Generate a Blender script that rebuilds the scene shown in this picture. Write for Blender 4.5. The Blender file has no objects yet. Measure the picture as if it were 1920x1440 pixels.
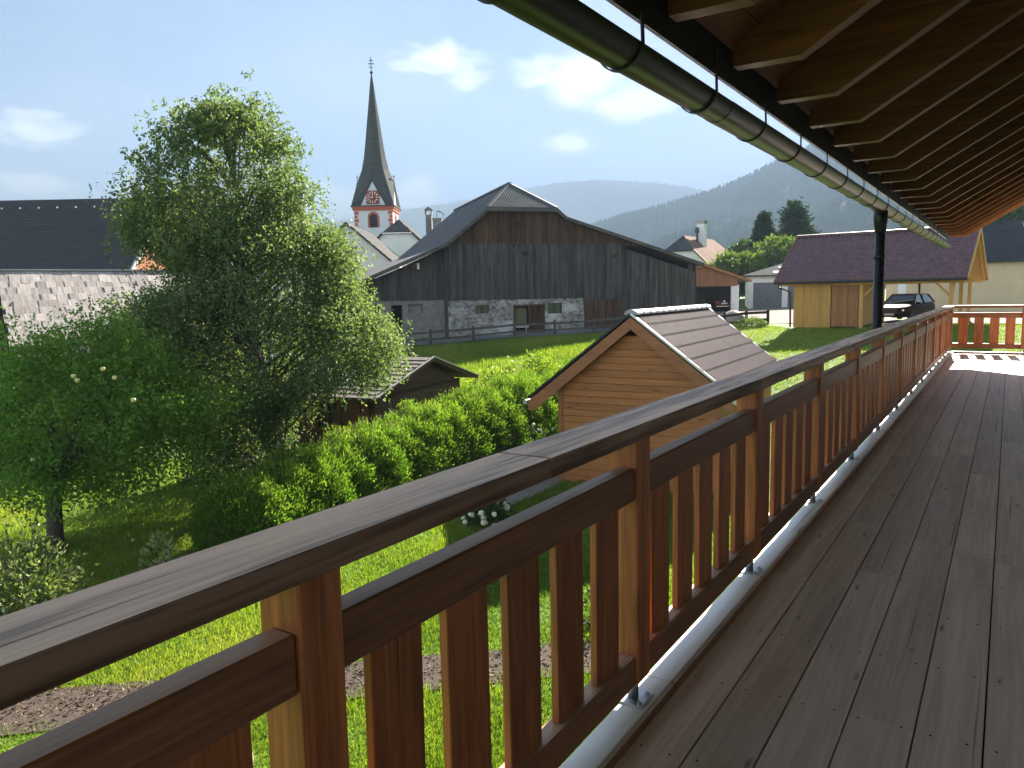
import bpy, bmesh, math, random
import numpy as np
from mathutils import Vector, Matrix

random.seed(7)
rng = np.random.default_rng(11)
R = math.radians
scene = bpy.context.scene

# ------------------------------------------------------------------ camera
AZ, PITCH, ROLL = R(32.92), R(6.65), R(1.16)
EYE = 1.62
F0 = np.array([-math.sin(AZ), math.cos(AZ), 0.0])
R0 = np.array([math.cos(AZ), math.sin(AZ), 0.0])
FW = F0 * math.cos(PITCH) - np.array([0, 0, 1.0]) * math.sin(PITCH)
U0 = np.cross(R0, FW)
RT = math.cos(ROLL) * R0 - math.sin(ROLL) * U0
UP = math.sin(ROLL) * R0 + math.cos(ROLL) * U0
cam = bpy.data.objects.new('camera', bpy.data.cameras.new('camera'))
scene.collection.objects.link(cam)
cam.data.lens, cam.data.sensor_width = 27.0, 36.0
cam.data.clip_start, cam.data.clip_end = 0.05, 40000
cam.matrix_world = Matrix(((RT[0], UP[0], -FW[0], 0), (RT[1], UP[1], -FW[1], 0), (RT[2], UP[2], -FW[2], EYE), (0, 0, 0, 1)))
scene.camera = cam


def ray(px, py):
    return FW * 1440 + RT * (px - 960) - UP * (py - 720)


def pix(px, py, depth):            # photo pixel -> world point at that horizontal depth
    d = ray(px, py)
    return np.array([0, 0, EYE]) + d * (depth / float(d @ F0))


def LD(l, d, z=0.0):               # lateral / depth survey coordinates -> world
    return np.array([l * math.cos(AZ) - d * math.sin(AZ), l * math.sin(AZ) + d * math.cos(AZ), z])


def toLD(p):
    return p[0] * math.cos(AZ) + p[1] * math.sin(AZ), -p[0] * math.sin(AZ) + p[1] * math.cos(AZ)


# ------------------------------------------------------------------ sky, sun, exposure
SUN_EL, SUN_AZ = R(28), R(-4.7)    # azimuth measured from +Y towards +X
scene.view_settings.view_transform = 'Standard'
scene.view_settings.look = 'None'
scene.view_settings.exposure = 3.1
scene.view_settings.gamma = 1.0
world = bpy.data.worlds.new('World')
scene.world = world
world.use_nodes = True
wn, wl = world.node_tree.nodes, world.node_tree.links
wn.clear()


def N(tree, typ, **kw):
    n = tree.nodes.new(typ)
    for k, v in kw.items():
        if k == 'ins':
            for a, b in v.items():
                n.inputs[a].default_value = b
        else:
            setattr(n, k, v)
    return n


def math_n(tree, op, a, b=None, clamp=False):
    n = tree.nodes.new('ShaderNodeMath')
    n.operation = op
    n.use_clamp = clamp
    for i, v in enumerate((a, b)):
        if v is None:
            continue
        if isinstance(v, (int, float)):
            n.inputs[i].default_value = v
        else:
            tree.links.new(v, n.inputs[i])
    return n.outputs[0]


wt = world.node_tree
sky = N(wt, 'ShaderNodeTexSky')
sky.sky_type = 'NISHITA'
sky.sun_disc = False
sky.sun_elevation = SUN_EL
sky.sun_rotation = SUN_AZ
sky.altitude = 900
sky.air_density = 0.31
sky.dust_density = 0.15
sky.ozone_density = 0.6
geo = N(wt, 'ShaderNodeTexCoord')
sep = N(wt, 'ShaderNodeSeparateXYZ')
wl.new(geo.outputs['Generated'], sep.inputs[0])
az = math_n(wt, 'ARCTAN2', sep.outputs[0], sep.outputs[1])
el = math_n(wt, 'ARCSINE', sep.outputs[2])
comb = N(wt, 'ShaderNodeCombineXYZ')
wl.new(math_n(wt, 'MULTIPLY', az, 1.0), comb.inputs[0])
wl.new(math_n(wt, 'MULTIPLY', el, 2.2), comb.inputs[1])
cn = N(wt, 'ShaderNodeTexNoise', ins={'Scale': 13.0, 'Detail': 8.0, 'Roughness': 0.6, 'Distortion': 0.5})
wl.new(comb.outputs[0], cn.inputs['Vector'])
cn2 = N(wt, 'ShaderNodeTexNoise', ins={'Scale': 3.1, 'Detail': 4.0, 'Roughness': 0.5})
wl.new(comb.outputs[0], cn2.inputs['Vector'])
# cumulus patches: centre pixel and half-extent in photo pixels, weight
CL = [(1090, 150, 135, 42, 1.0), (1010, 125, 60, 28, .7), (1180, 190, 110, 35, 1.0), (815, 110, 100, 32, .85), (880, 150, 64, 32, .6), (1075, 265, 58, 25, 1.0),
      (790, 185, 40, 20, .3), (60, 240, 120, 36, 1.15), (20, 215, 55, 24, .9), (60, 350, 100, 28, 1.0), (265, 362, 64, 28, 1.3), (600, 400, 120, 52, 1.5), (770, 388, 64, 46, 1.5), (690, 430, 150, 44, 1.3),
      (955, 30, 50, 30, .3), (400, 380, 90, 34, .7), (1150, 300, 60, 14, .25), (970, 220, 25, 16, .35), (-260, 300, 170, 40, .8), (-420, 120, 160, 40, .6), (2300, 200, 180, 45, .7)]
tot = None
for (cx, cy, wx, wy, wt_) in CL:
    d = ray(cx, cy)
    d = d / np.linalg.norm(d)
    a0, e0 = math.atan2(d[0], d[1]), math.asin(d[2])
    c2 = math.cos(math.atan((cx - 960) / 1440)) ** 2
    sx, sy = wx / 1440 * c2, wy / 1440 * math.sqrt(c2)
    q1 = math_n(wt, 'POWER', math_n(wt, 'ABSOLUTE', math_n(wt, 'DIVIDE', math_n(wt, 'SUBTRACT', az, a0), sx)), 2.0)
    q2 = math_n(wt, 'POWER', math_n(wt, 'ABSOLUTE', math_n(wt, 'DIVIDE', math_n(wt, 'SUBTRACT', el, e0), sy)), 2.0)
    g = math_n(wt, 'EXPONENT', math_n(wt, 'MULTIPLY', math_n(wt, 'ADD', q1, q2), -1.0))
    g = math_n(wt, 'MULTIPLY', g, wt_)
    tot = g if tot is None else math_n(wt, 'MAXIMUM', tot, g)
m1 = math_n(wt, 'ADD', tot, math_n(wt, 'MULTIPLY', math_n(wt, 'SUBTRACT', cn.outputs[0], 0.5), 2.4))
m1 = math_n(wt, 'MULTIPLY', math_n(wt, 'SUBTRACT', m1, 0.3), 1.5, True)
m1 = math_n(wt, 'MULTIPLY', m1, math_n(wt, 'MULTIPLY', tot, 2.2, True), True)
thin = math_n(wt, 'MULTIPLY', math_n(wt, 'SUBTRACT', cn2.outputs[0], 0.42), 0.7, True)
mask = math_n(wt, 'MAXIMUM', m1, thin)
mix = N(wt, 'ShaderNodeMixRGB')
wl.new(math_n(wt, 'MULTIPLY', mask, 0.82), mix.inputs[0])
hs = N(wt, 'ShaderNodeHueSaturation', ins={'Saturation': 1.0, 'Value': 1.0})
wl.new(sky.outputs[0], hs.inputs['Color'])
wl.new(hs.outputs[0], mix.inputs[1])
mix.inputs[2].default_value = (6.4, 6.3, 6.4, 1)
bg = N(wt, 'ShaderNodeBackground', ins={'Strength': 0.05})
wl.new(mix.outputs[0], bg.inputs[0])
wo = N(wt, 'ShaderNodeOutputWorld')
wl.new(bg.outputs[0], wo.inputs[0])
world.cycles.sampling_method = 'MANUAL'
world.cycles.sample_map_resolution = 256
sun = bpy.data.objects.new('sun', bpy.data.lights.new('sun', 'SUN'))
scene.collection.objects.link(sun)
sun.data.energy, sun.data.angle, sun.data.color = 5.0, R(0.53), (1.0, 0.93, 0.82)
SD = Vector((math.sin(SUN_AZ) * math.cos(SUN_EL), math.cos(SUN_AZ) * math.cos(SUN_EL), math.sin(SUN_EL)))
sun.rotation_euler = SD.to_track_quat('Z', 'Y').to_euler()
scene.cycles.use_denoising = True
scene.cycles.max_bounces = 6
scene.cycles.transparent_max_bounces = 8
scene.cycles.volume_bounces = 1
scene.cycles.sample_clamp_indirect = 6

# ------------------------------------------------------------------ building helpers
COL = scene.collection


def link(name, mesh, parent=None, loc=(0, 0, 0), rot=(0, 0, 0), scale=(1, 1, 1)):
    o = bpy.data.objects.new(name, mesh)
    COL.objects.link(o)
    o.location, o.rotation_euler, o.scale = loc, rot, scale
    if parent is not None:
        o.parent = parent
    return o


def tag(o, label=None, cat=None, group=None, kind=None):
    for k, v in (('label', label), ('category', cat), ('group', group), ('kind', kind)):
        if v:
            o[k] = v
    return o


def thing(name, label, cat, loc=(0, 0, 0), rz=0.0, group=None):
    o = link(name, None, None, tuple(map(float, loc)), (0, 0, rz))
    return tag(o, label, cat, group)


class MB:
    """collects polygons for one mesh"""

    def __init__(s):
        s.v, s.f = [], []

    def add(s, vs, fs):
        b = len(s.v)
        s.v += [tuple(map(float, p)) for p in vs]
        s.f += [tuple(b + i for i in f) for f in fs]
        return s

    def box(s, x0, x1, y0, y1, z0, z1):
        vs = [(x, y, z) for x in (x0, x1) for y in (y0, y1) for z in (z0, z1)]
        return s.add(vs, [(0, 1, 3, 2), (4, 6, 7, 5), (0, 4, 5, 1), (2, 3, 7, 6), (0, 2, 6, 4), (1, 5, 7, 3)])

    def obox(s, c, ax, ay, az_):       # oriented box, centre + half axis vectors
        c, ax, ay, az_ = map(np.array, (c, ax, ay, az_))
        vs = [c + i * ax + j * ay + k * az_ for i in (-1, 1) for j in (-1, 1) for k in (-1, 1)]
        return s.add(vs, [(0, 1, 3, 2), (4, 6, 7, 5), (0, 4, 5, 1), (2, 3, 7, 6), (0, 2, 6, 4), (1, 5, 7, 3)])

    def beam(s, p, q, w, h, up=(0, 0, 1)):
        p, q = np.array(p, float), np.array(q, float)
        d = q - p
        n = d / np.linalg.norm(d)
        sd = np.cross(n, up)
        sd /= max(np.linalg.norm(sd), 1e-6)
        u = np.cross(sd, n)
        return s.obox((p + q) / 2, d / 2, sd * w / 2, u * h / 2)

    def slab(s, pts, off):             # polygon swept by a vector
        pts = [np.array(p, float) for p in pts]
        off = np.array(off, float)
        n = len(pts)
        fs = [tuple(range(n)), tuple(range(2 * n - 1, n - 1, -1))]
        fs += [(i, n + i, n + (i + 1) % n, (i + 1) % n) for i in range(n)]
        return s.add(pts + [p + off for p in pts], fs)

    def tube(s, pts, rad, n=8, caps=True):
        pts = [np.array(p, float) for p in pts]
        if not hasattr(rad, '__len__'):
            rad = [rad] * len(pts)
        b = len(s.v)
        for i, p in enumerate(pts):
            t = pts[min(i + 1, len(pts) - 1)] - pts[max(i - 1, 0)]
            t /= max(np.linalg.norm(t), 1e-9)
            ref = np.array([0, 0, 1.0]) if abs(t[2]) < .9 else np.array([1.0, 0, 0])
            x = np.cross(t, ref)
            x /= np.linalg.norm(x)
            y = np.cross(t, x)
            for k in range(n):
                a = 2 * math.pi * k / n
                s.v.append(tuple(p + rad[i] * (math.cos(a) * x + math.sin(a) * y)))
        for i in range(len(pts) - 1):
            for k in range(n):
                k2 = (k + 1) % n
                s.f.append((b + i * n + k, b + i * n + k2, b + (i + 1) * n + k2, b + (i + 1) * n + k))
        if caps:
            s.f.append(tuple(b + k for k in range(n))[::-1])
            s.f.append(tuple(b + (len(pts) - 1) * n + k for k in range(n)))
        return s

    def lathe(s, prof, n=16, c=(0, 0, 0)):
        b = len(s.v)
        for r, z in prof:
            for k in range(n):
                a = 2 * math.pi * k / n
                s.v.append((c[0] + r * math.cos(a), c[1] + r * math.sin(a), c[2] + z))
        for i in range(len(prof) - 1):
            for k in range(n):
                k2 = (k + 1) % n
                s.f.append((b + i * n + k, b + i * n + k2, b + (i + 1) * n + k2, b + (i + 1) * n + k))
        s.f.append(tuple(b + k for k in range(n))[::-1])
        s.f.append(tuple(b + (len(prof) - 1) * n + k for k in range(n)))
        return s

    def mesh(s, name, mat=None, smooth=False, bevel=0.0, recalc=True):
        me = bpy.data.meshes.new(name)
        me.from_pydata(s.v, [], s.f)
        if recalc or bevel:
            bm = bmesh.new()
            bm.from_mesh(me)
            if recalc:
                bmesh.ops.recalc_face_normals(bm, faces=bm.faces)
            if bevel:
                bmesh.ops.bevel(bm, geom=list(bm.edges), offset=bevel, segments=1, affect='EDGES')
            bm.to_mesh(me)
            bm.free()
        if mat:
            me.materials.append(mat)
        if smooth:
            me.polygons.foreach_set('use_smooth', [True] * len(me.polygons))
        return me

    def build(s, name, mat, parent=None, loc=(0, 0, 0), rot=(0, 0, 0), smooth=False, bevel=0.0, recalc=True):
        return link(name, s.mesh(name, mat, smooth, bevel, recalc), parent, loc, rot)


_cache = {}


def board(name, sx, sy, sz, mat, parent, loc, rot=(0, 0, 0), bevel=0.004):
    """centred bevelled timber; alike timbers share a mesh"""
    key = (name, round(sx, 3), round(sy, 3), round(sz, 3), mat.name, bevel)
    if key not in _cache:
        _cache[key] = MB().box(-sx / 2, sx / 2, -sy / 2, sy / 2, -sz / 2, sz / 2).mesh(name, mat, bevel=bevel)
    return link(name, _cache[key], parent, loc, rot)


def np_mesh(name, verts, faces, mat, smooth=False, rnd=None):
    """fast mesh from numpy arrays, all faces with the same corner count"""
    me = bpy.data.meshes.new(name)
    verts = np.ascontiguousarray(verts, np.float32)
    faces = np.ascontiguousarray(faces, np.int32)
    nf, k = faces.shape
    me.vertices.add(len(verts))
    me.vertices.foreach_set('co', verts.ravel())
    me.loops.add(nf * k)
    me.loops.foreach_set('vertex_index', faces.ravel())
    me.polygons.add(nf)
    me.polygons.foreach_set('loop_start', np.arange(0, nf * k, k, dtype=np.int32))
    me.polygons.foreach_set('loop_total', np.full(nf, k, np.int32))
    if smooth:
        me.polygons.foreach_set('use_smooth', np.ones(nf, bool))
    me.update(calc_edges=True)
    if rnd is not None:
        at = me.attributes.new('rnd', 'FLOAT', 'FACE')
        at.data.foreach_set('value', np.ascontiguousarray(rnd, np.float32))
    me.materials.append(mat)
    return me


# ------------------------------------------------------------------ materials
def new_mat(name):
    m = bpy.data.materials.new(name)
    m.use_nodes = True
    t = m.node_tree
    t.nodes.clear()
    out = t.nodes.new('ShaderNodeOutputMaterial')
    p = t.nodes.new('ShaderNodeBsdfPrincipled')
    t.links.new(p.outputs[0], out.inputs[0])
    return m, t, p


def coords(t, stretch=(1, 1, 1), rand=True):
    tc = t.nodes.new('ShaderNodeTexCoord')
    mp = t.nodes.new('ShaderNodeMapping')
    mp.inputs['Scale'].default_value = stretch
    t.links.new(tc.outputs['Object'], mp.inputs[0])
    if rand:
        oi = t.nodes.new('ShaderNodeObjectInfo')
        v = t.nodes.new('ShaderNodeVectorMath')
        v.operation = 'SCALE'
        v.inputs[0].default_value = (37.0, 53.0, 71.0)
        t.links.new(oi.outputs['Random'], v.inputs['Scale'])
        t.links.new(v.outputs[0], mp.inputs['Location'])
        return mp.outputs[0], oi.outputs['Random']
    return mp.outputs[0], None


def ramp(t, fac, stops):
    r = t.nodes.new('ShaderNodeValToRGB')
    e = r.color_ramp.elements
    while len(e) < len(stops):
        e.new(0.5)
    for i, (p, c) in enumerate(stops):
        e[i].position = p
        e[i].color = (*c, 1)
    t.links.new(fac, r.inputs[0])
    return r.outputs[0]


def noise(t, vec, scale, detail=4, rough=.55, dist=0):
    n = t.nodes.new('ShaderNodeTexNoise')
    n.inputs['Scale'].default_value = scale
    n.inputs['Detail'].default_value = detail
    n.inputs['Roughness'].default_value = rough
    n.inputs['Distortion'].default_value = dist
    t.links.new(vec, n.inputs['Vector'])
    return n.outputs[0]


def mixc(t, fac, a, b, blend='MIX'):
    m = t.nodes.new('ShaderNodeMixRGB')
    m.blend_type = blend
    for i, v in ((0, fac), (1, a), (2, b)):
        if isinstance(v, (int, float)):
            m.inputs[i].default_value = v
        elif isinstance(v, tuple):
            m.inputs[i].default_value = (*v, 1)
        else:
            t.links.new(v, m.inputs[i])
    return m.outputs[0]


def bump(t, p, h, strength=.3, dist=.01):
    b = t.nodes.new('ShaderNodeBump')
    b.inputs['Strength'].default_value = strength
    b.inputs['Distance'].default_value = dist
    t.links.new(h, b.inputs['Height'])
    t.links.new(b.outputs[0], p.inputs['Normal'])


def plain(name, c, rough=.6, metal=0.0, var=.25, scale=6, bmp=.15, stretch=(1, 1, 1), spec=None, bdist=.01):
    m, t, p = new_mat(name)
    v, r = coords(t, stretch)
    n = noise(t, v, scale, 4)
    dk = tuple(x * (1 - var) for x in c)
    lt = tuple(min(1, x * (1 + var)) for x in c)
    col = ramp(t, n, [(.25, dk), (.75, lt)])
    t.links.new(col, p.inputs['Base Color'])
    p.inputs['Roughness'].default_value = rough
    p.inputs['Metallic'].default_value = metal
    if spec is not None:
        p.inputs['Specular IOR Level'].default_value = spec
    if bmp:
        bump(t, p, noise(t, v, scale * 5, 2), bmp, bdist)
    return m


def wood(name, dark, light, axis='y', rough=.5, knots=.6, grain=38, contrast=1.0, bmp=.25, vary=.25, spec=.5, knot_scale=1.0, coat=0.0, top_sheen=None, knot_r=5.5):
    """grain runs along the given object axis"""
    m, t, p = new_mat(name)
    ai = 'xyz'.index(axis)
    st = [1.0, 1.0, 1.0]
    st[ai] = 0.045
    v, rnd = coords(t, tuple(st))
    warp = noise(t, v, 3.5, 1, .5)
    vm = t.nodes.new('ShaderNodeVectorMath')
    vm.operation = 'MULTIPLY_ADD'
    cx = t.nodes.new('ShaderNodeCombineXYZ')
    for i in range(3):
        t.links.new(warp, cx.inputs[i])
    t.links.new(cx.outputs[0], vm.inputs[0])
    vm.inputs[1].default_value = (.12, .12, .12)
    t.links.new(v, vm.inputs[2])
    fine = noise(t, vm.outputs[0], grain * 2.2, 2, .65)
    broad = noise(t, vm.outputs[0], grain * .55, 2, .6)
    n = math_n(t, 'ADD', math_n(t, 'MULTIPLY', fine, .5), math_n(t, 'MULTIPLY', broad, .5))
    n = math_n(t, 'ADD', .5, math_n(t, 'MULTIPLY', math_n(t, 'SUBTRACT', n, .5), 1.9 * contrast))
    col = ramp(t, n, [(.2, dark), (.55, tuple((a + b) / 2 for a, b in zip(dark, light))), (.85, light)])
    # knots
    st2 = [7.0 * knot_scale] * 3
    st2[ai] = 1.6 * knot_scale
    v2, _ = coords(t, tuple(st2))
    vo = t.nodes.new('ShaderNodeTexVoronoi')
    vo.inputs['Scale'].default_value = 1.0
    t.links.new(v2, vo.inputs['Vector'])
    k = math_n(t, 'SUBTRACT', 1.0, math_n(t, 'MULTIPLY', vo.outputs['Distance'], knot_r), True)
    k = math_n(t, 'MULTIPLY', math_n(t, 'POWER', k, .6), knots, True)
    col = mixc(t, k, col, tuple(x * .3 for x in dark))
    gi = t.nodes.new('ShaderNodeNewGeometry')
    if top_sheen:                          # sky sheen painted as a paler colour on upward faces
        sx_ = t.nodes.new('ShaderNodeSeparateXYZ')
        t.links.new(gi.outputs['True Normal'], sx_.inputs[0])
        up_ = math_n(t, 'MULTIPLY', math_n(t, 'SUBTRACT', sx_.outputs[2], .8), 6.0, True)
        bl = ramp(t, n, [(.25, tuple(x * .55 for x in top_sheen)), (.5, top_sheen), (.9, tuple(x * 1.25 for x in top_sheen))])
        bl = mixc(t, math_n(t, 'MULTIPLY', k, .8), bl, tuple(x * .3 for x in top_sheen))
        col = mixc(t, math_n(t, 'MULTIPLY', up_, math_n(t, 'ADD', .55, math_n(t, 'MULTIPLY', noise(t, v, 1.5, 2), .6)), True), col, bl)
    fr = math_n(t, 'FRACT', math_n(t, 'ADD', rnd, gi.outputs['Random Per Island']))
    st3 = [1.0, 1.0, 1.0]
    st3[ai] = .012
    v3, _ = coords(t, tuple(st3))
    ck = math_n(t, 'MULTIPLY', math_n(t, 'SUBTRACT', noise(t, v3, grain * 2.6, 1, .5), .70), 14.0, True)
    col = mixc(t, math_n(t, 'MULTIPLY', ck, .75), col, tuple(x * .22 for x in dark))
    hv = math_n(t, 'ADD', 1 - vary / 2, math_n(t, 'MULTIPLY', fr, vary))
    hsv = t.nodes.new('ShaderNodeHueSaturation')
    t.links.new(hv, hsv.inputs['Value'])
    t.links.new(col, hsv.inputs['Color'])
    t.links.new(hsv.outputs[0], p.inputs['Base Color'])
    rr = math_n(t, 'ADD', rough - .08, math_n(t, 'MULTIPLY', fine, .16))
    t.links.new(rr, p.inputs['Roughness'])
    p.inputs['Specular IOR Level'].default_value = spec
    p.inputs['Coat Weight'].default_value = coat
    p.inputs['Coat Roughness'].default_value = .25
    if bmp:
        bump(t, p, noise(t, v, grain * 1.6, 1, .6), bmp, .002)
    return m


def leafm(name, stops, trans=.45, rough=.55, spec=.22):
    m = bpy.data.materials.new(name)
    m.use_nodes = True
    t = m.node_tree
    t.nodes.clear()
    out = t.nodes.new('ShaderNodeOutputMaterial')
    at = t.nodes.new('ShaderNodeAttribute')
    at.attribute_name = 'rnd'
    n = len(stops)
    col = ramp(t, at.outputs['Fac'], [(i / (n - 1), c) for i, c in enumerate(stops)])
    p = t.nodes.new('ShaderNodeBsdfPrincipled')
    t.links.new(col, p.inputs['Base Color'])
    p.inputs['Roughness'].default_value = rough
    p.inputs['Specular IOR Level'].default_value = spec
    tr = t.nodes.new('ShaderNodeBsdfTranslucent')
    tc = mixc(t, 1.0, col, (1.15, 1.2, .5), 'MULTIPLY')
    t.links.new(tc, tr.inputs[0])
    mx = t.nodes.new('ShaderNodeMixShader')
    mx.inputs[0].default_value = trans
    t.links.new(p.outputs[0], mx.inputs[1])
    t.links.new(tr.outputs[0], mx.inputs[2])
    t.links.new(mx.outputs[0], out.inputs[0])
    return m


M = {}
M['rail'] = wood('rail_wood', (.15, .052, .022), (.34, .135, .058), 'y', .48, .5, 30, 1.0, .35, .3, top_sheen=(.46, .29, .19))
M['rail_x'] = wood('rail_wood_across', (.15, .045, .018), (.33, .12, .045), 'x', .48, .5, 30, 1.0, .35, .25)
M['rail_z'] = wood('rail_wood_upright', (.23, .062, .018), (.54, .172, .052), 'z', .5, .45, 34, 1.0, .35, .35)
M['handrail'] = wood('handrail_wood', (.13, .062, .04), (.36, .21, .145), 'y', .6, .8, 20, 1.9, .6, .15, .25, 1.3, coat=.08, top_sheen=(.82, .56, .385))  # last colour puts the sky's sheen into the rail top
M['deck'] = wood('deck_wood', (.54, .40, .31), (.76, .60, .48), 'y', .45, .95, 18, 1.1, .3, .24, .4, 1.25, knot_r=9.0)
M['curb'] = wood('curb_wood', (.66, .62, .57), (.88, .85, .81), 'y', .34, .7, 16, .8, .3, .12, .6, 1.0, coat=.5)
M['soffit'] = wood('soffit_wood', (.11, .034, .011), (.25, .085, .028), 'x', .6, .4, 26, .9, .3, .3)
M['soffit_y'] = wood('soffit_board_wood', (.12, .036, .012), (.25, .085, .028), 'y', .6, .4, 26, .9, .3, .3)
M['verge'] = wood('sunlit_verge_wood', (.20, .055, .018), (.36, .115, .035), 'x', .5, .4, 26, .9, .3, .1)  # soffit wood coloured brighter for the sun on the end rafter
M['shedwood'] = wood('shed_larch', (.32, .115, .037), (.50, .212, .076), 'x', .6, .8, 20, .8, .2, .22, .3, .8)
M['shedtrim'] = wood('shed_trim', (.23, .085, .03), (.38, .155, .06), 'x', .6, .3, 20, .8, .2, .12)
M['oldwood'] = wood('weathered_plank', (.028, .026, .025), (.092, .084, .078), 'z', .85, .35, 9, 1.2, .3, .5, .2)
M['oldbrown'] = wood('brown_weathered_plank', (.030, .018, .012), (.115, .062, .036), 'z', .85, .35, 9, 1.2, .3, .55, .2)
M['redplank'] = wood('orange_plank', (.20, .055, .018), (.48, .16, .05), 'z', .7, .3, 10, 1.1, .3, .3, .2)
M['yellowplank'] = wood('yellow_plank', (.36, .19, .045), (.55, .32, .09), 'z', .6, .4, 12, .8, .2, .22, .3)
M['yellowbeam'] = wood('yellow_beam', (.40, .22, .06), (.60, .36, .11), 'x', .6, .4, 12, .8, .2, .1, .3)
M['brownplank'] = wood('brown_plank', (.20, .085, .03), (.36, .17, .065), 'z', .6, .3, 12, .8, .2, .2, .3)
M['cabin'] = wood('cabin_log', (.055, .030, .018), (.12, .066, .038), 'x', .7, .4, 12, .9, .2, .2, .3)
M['cabinred'] = wood('cabin_front_plank', (.10, .038, .016), (.19, .078, .033), 'x', .65, .3, 12, .9, .2, .2, .3)
M['darkfence'] = wood('dark_fence_wood', (.02, .014, .011), (.07, .05, .04), 'x', .8, .2, 14, 1, .2, .2, .2)
M['fencegrey'] = wood('grey_fence_wood', (.05, .045, .04), (.13, .12, .11), 'x', .85, .2, 14, 1, .2, .3, .2)
M['greyplank'] = wood('pale_grey_board', (.30, .29, .28), (.5, .48, .46), 'x', .8, .2, 12, 1, .2, .2, .2)
M['shingle'] = wood('grey_shingle', (.24, .205, .185), (.46, .41, .375), 'y', .9, .15, 30, 1.2, .3, .5, .3)
M['gutter'] = plain('gutter_metal', (.012, .013, .013), .34, .1, .15, 3, .02, spec=.5)
M['pipe'] = plain('downpipe_metal', (.02, .021, .024), .4, .3, .15, 3, .02)
M['drip'] = plain('drip_metal', (.02, .022, .03), .5, .2, .15, 3, .02)
M['galv'] = plain('galvanised_steel', (.45, .47, .5), .35, .9, .15, 60, .05)
M['plaster'] = plain('white_plaster', (.76, .75, .72), .9, 0, .08, 3, .1)
M['cream'] = plain('cream_plaster', (.62, .50, .33), .9, 0, .08, 1.2, .1)
M['church'] = plain('church_plaster', (.66, .66, .67), .9, 0, .07, 1.0, .05)
M['churchred'] = plain('church_red_paint', (.46, .105, .06), .85, 0, .18, 1.5, .05)
M['spire'] = plain('spire_slate', (.05, .056, .055), .95, 0, .35, 1.2, .3, (1, 1, 3))
M['slate'] = plain('dark_slate', (.022, .022, .025), .6, 0, .4, 1.6, .3, (.5, 1, 1))
M['roofgrey'] = plain('grey_roof_tile', (.07, .066, .064), .92, 0, .45, 1.5, .4, spec=.1)
M['barnroof'] = plain('barn_roof_sheet', (.045, .045, .05), .75, 0, .4, .7, .4)
M['rib'] = plain('corrugated_sheet', (.085, .088, .09), .6, .1, .4, .8, .2)
M['concrete'] = plain('concrete', (.19, .18, .165), .9, 0, .3, 2.2, .4)
M['tileplum'] = plain('plum_roof_tile', (.105, .05, .062), .42, 0, .35, 3, .1, spec=.5)
M['metaltile'] = plain('brown_metal_tile', (.085, .045, .055), .72, 0, .12, 3, .0, spec=.1)
M['ridgecap'] = plain('ridge_cap_metal', (.30, .27, .28), .38, .1, .1, 3, .0, spec=.7)
M['whitemetal'] = plain('pale_metal_flashing', (.55, .53, .52), .3, .5, .1, 3, .02)
M['tanroof'] = plain('tan_roof_tile', (.21, .13, .095), .95, 0, .15, .5, .1, spec=.05)
M['rooftan2'] = plain('weathered_tan_roof', (.40, .34, .27), .75, 0, .3, 1, .2)
M['darkroof'] = plain('dark_grey_roof', (.05, .055, .065), .9, 0, .3, 1, .2, spec=.1)
M['lightroof'] = plain('pale_grey_roof_plate', (.45, .46, .48), .55, 0, .15, 1.5, .1)
M['doorgrey'] = plain('grey_garage_door', (.13, .14, .155), .6, 0, .06, 2, .02)
M['doorwhite'] = plain('white_door', (.75, .78, .8), .5, 0, .04, 2, .02)
M['dark'] = plain('dark_interior', (.012, .012, .012), .9, 0, .2, 2, 0)
M['green_in'] = plain('olive_panel', (.16, .16, .08), .8, 0, .1, 2, 0)
M['paving'] = plain('pale_paving', (.23, .20, .185), .95, 0, .14, 1.4, .2, spec=.05)
M['asphalt'] = plain('grey_road', (.13, .13, .135), .9, 0, .2, 1.2, .2)
M['stone'] = plain('field_stone', (.25, .24, .225), .85, 0, .35, 3, .6, bdist=.03)
M['brick'] = plain('chimney_block', (.17, .15, .14), .9, 0, .35, 4, .4)
M['bark'] = plain('apple_bark', (.075, .06, .048), .95, 0, .5, 9, .9, (1, 1, .3), bdist=.03)
M['birchbark'] = plain('birch_bark', (.20, .19, .17), .85, 0, .55, 5, .6, (1, 1, 3), bdist=.02)
M['carpaint'] = plain('dark_car_paint', (.010, .009, .011), .4, 0, .1, 2, 0, spec=.25)
M['carbrown'] = plain('brown_black_car_paint', (.022, .008, .008), .5, 0, .1, 2, 0, spec=.04)
M['carglass'] = plain('car_glass', (.02, .02, .02), .05, 0, .05, 2, 0, spec=.8)
M['rubber'] = plain('tyre_rubber', (.015, .015, .015), .85, 0, .1, 8, .1)
M['chrome'] = plain('chrome_trim', (.6, .6, .62), .15, 1, .05, 2, 0)
M['redlight'] = plain('red_lamp_glass', (.35, .02, .02), .2, 0, .1, 2, 0)
M['plate'] = plain('white_number_plate', (.7, .7, .7), .5, 0, .03, 2, 0)
M['clockgold'] = plain('pale_clock_mark', (.75, .68, .55), .5, 0, .05, 3, 0)
M['clockred'] = plain('dark_red_clock_face', (.22, .03, .022), .7, 0, .15, 3, 0)
M['applefruit'] = plain('pale_apple', (.62, .55, .22), .4, 0, .15, 8, .02)
M['flower'] = plain('cream_flower', (.72, .70, .52), .7, 0, .15, 20, .1)
M['bushdark'] = plain('hedge_core', (.012, .022, .008), .95, 0, .5, 6, .8, bdist=.1)


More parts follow.
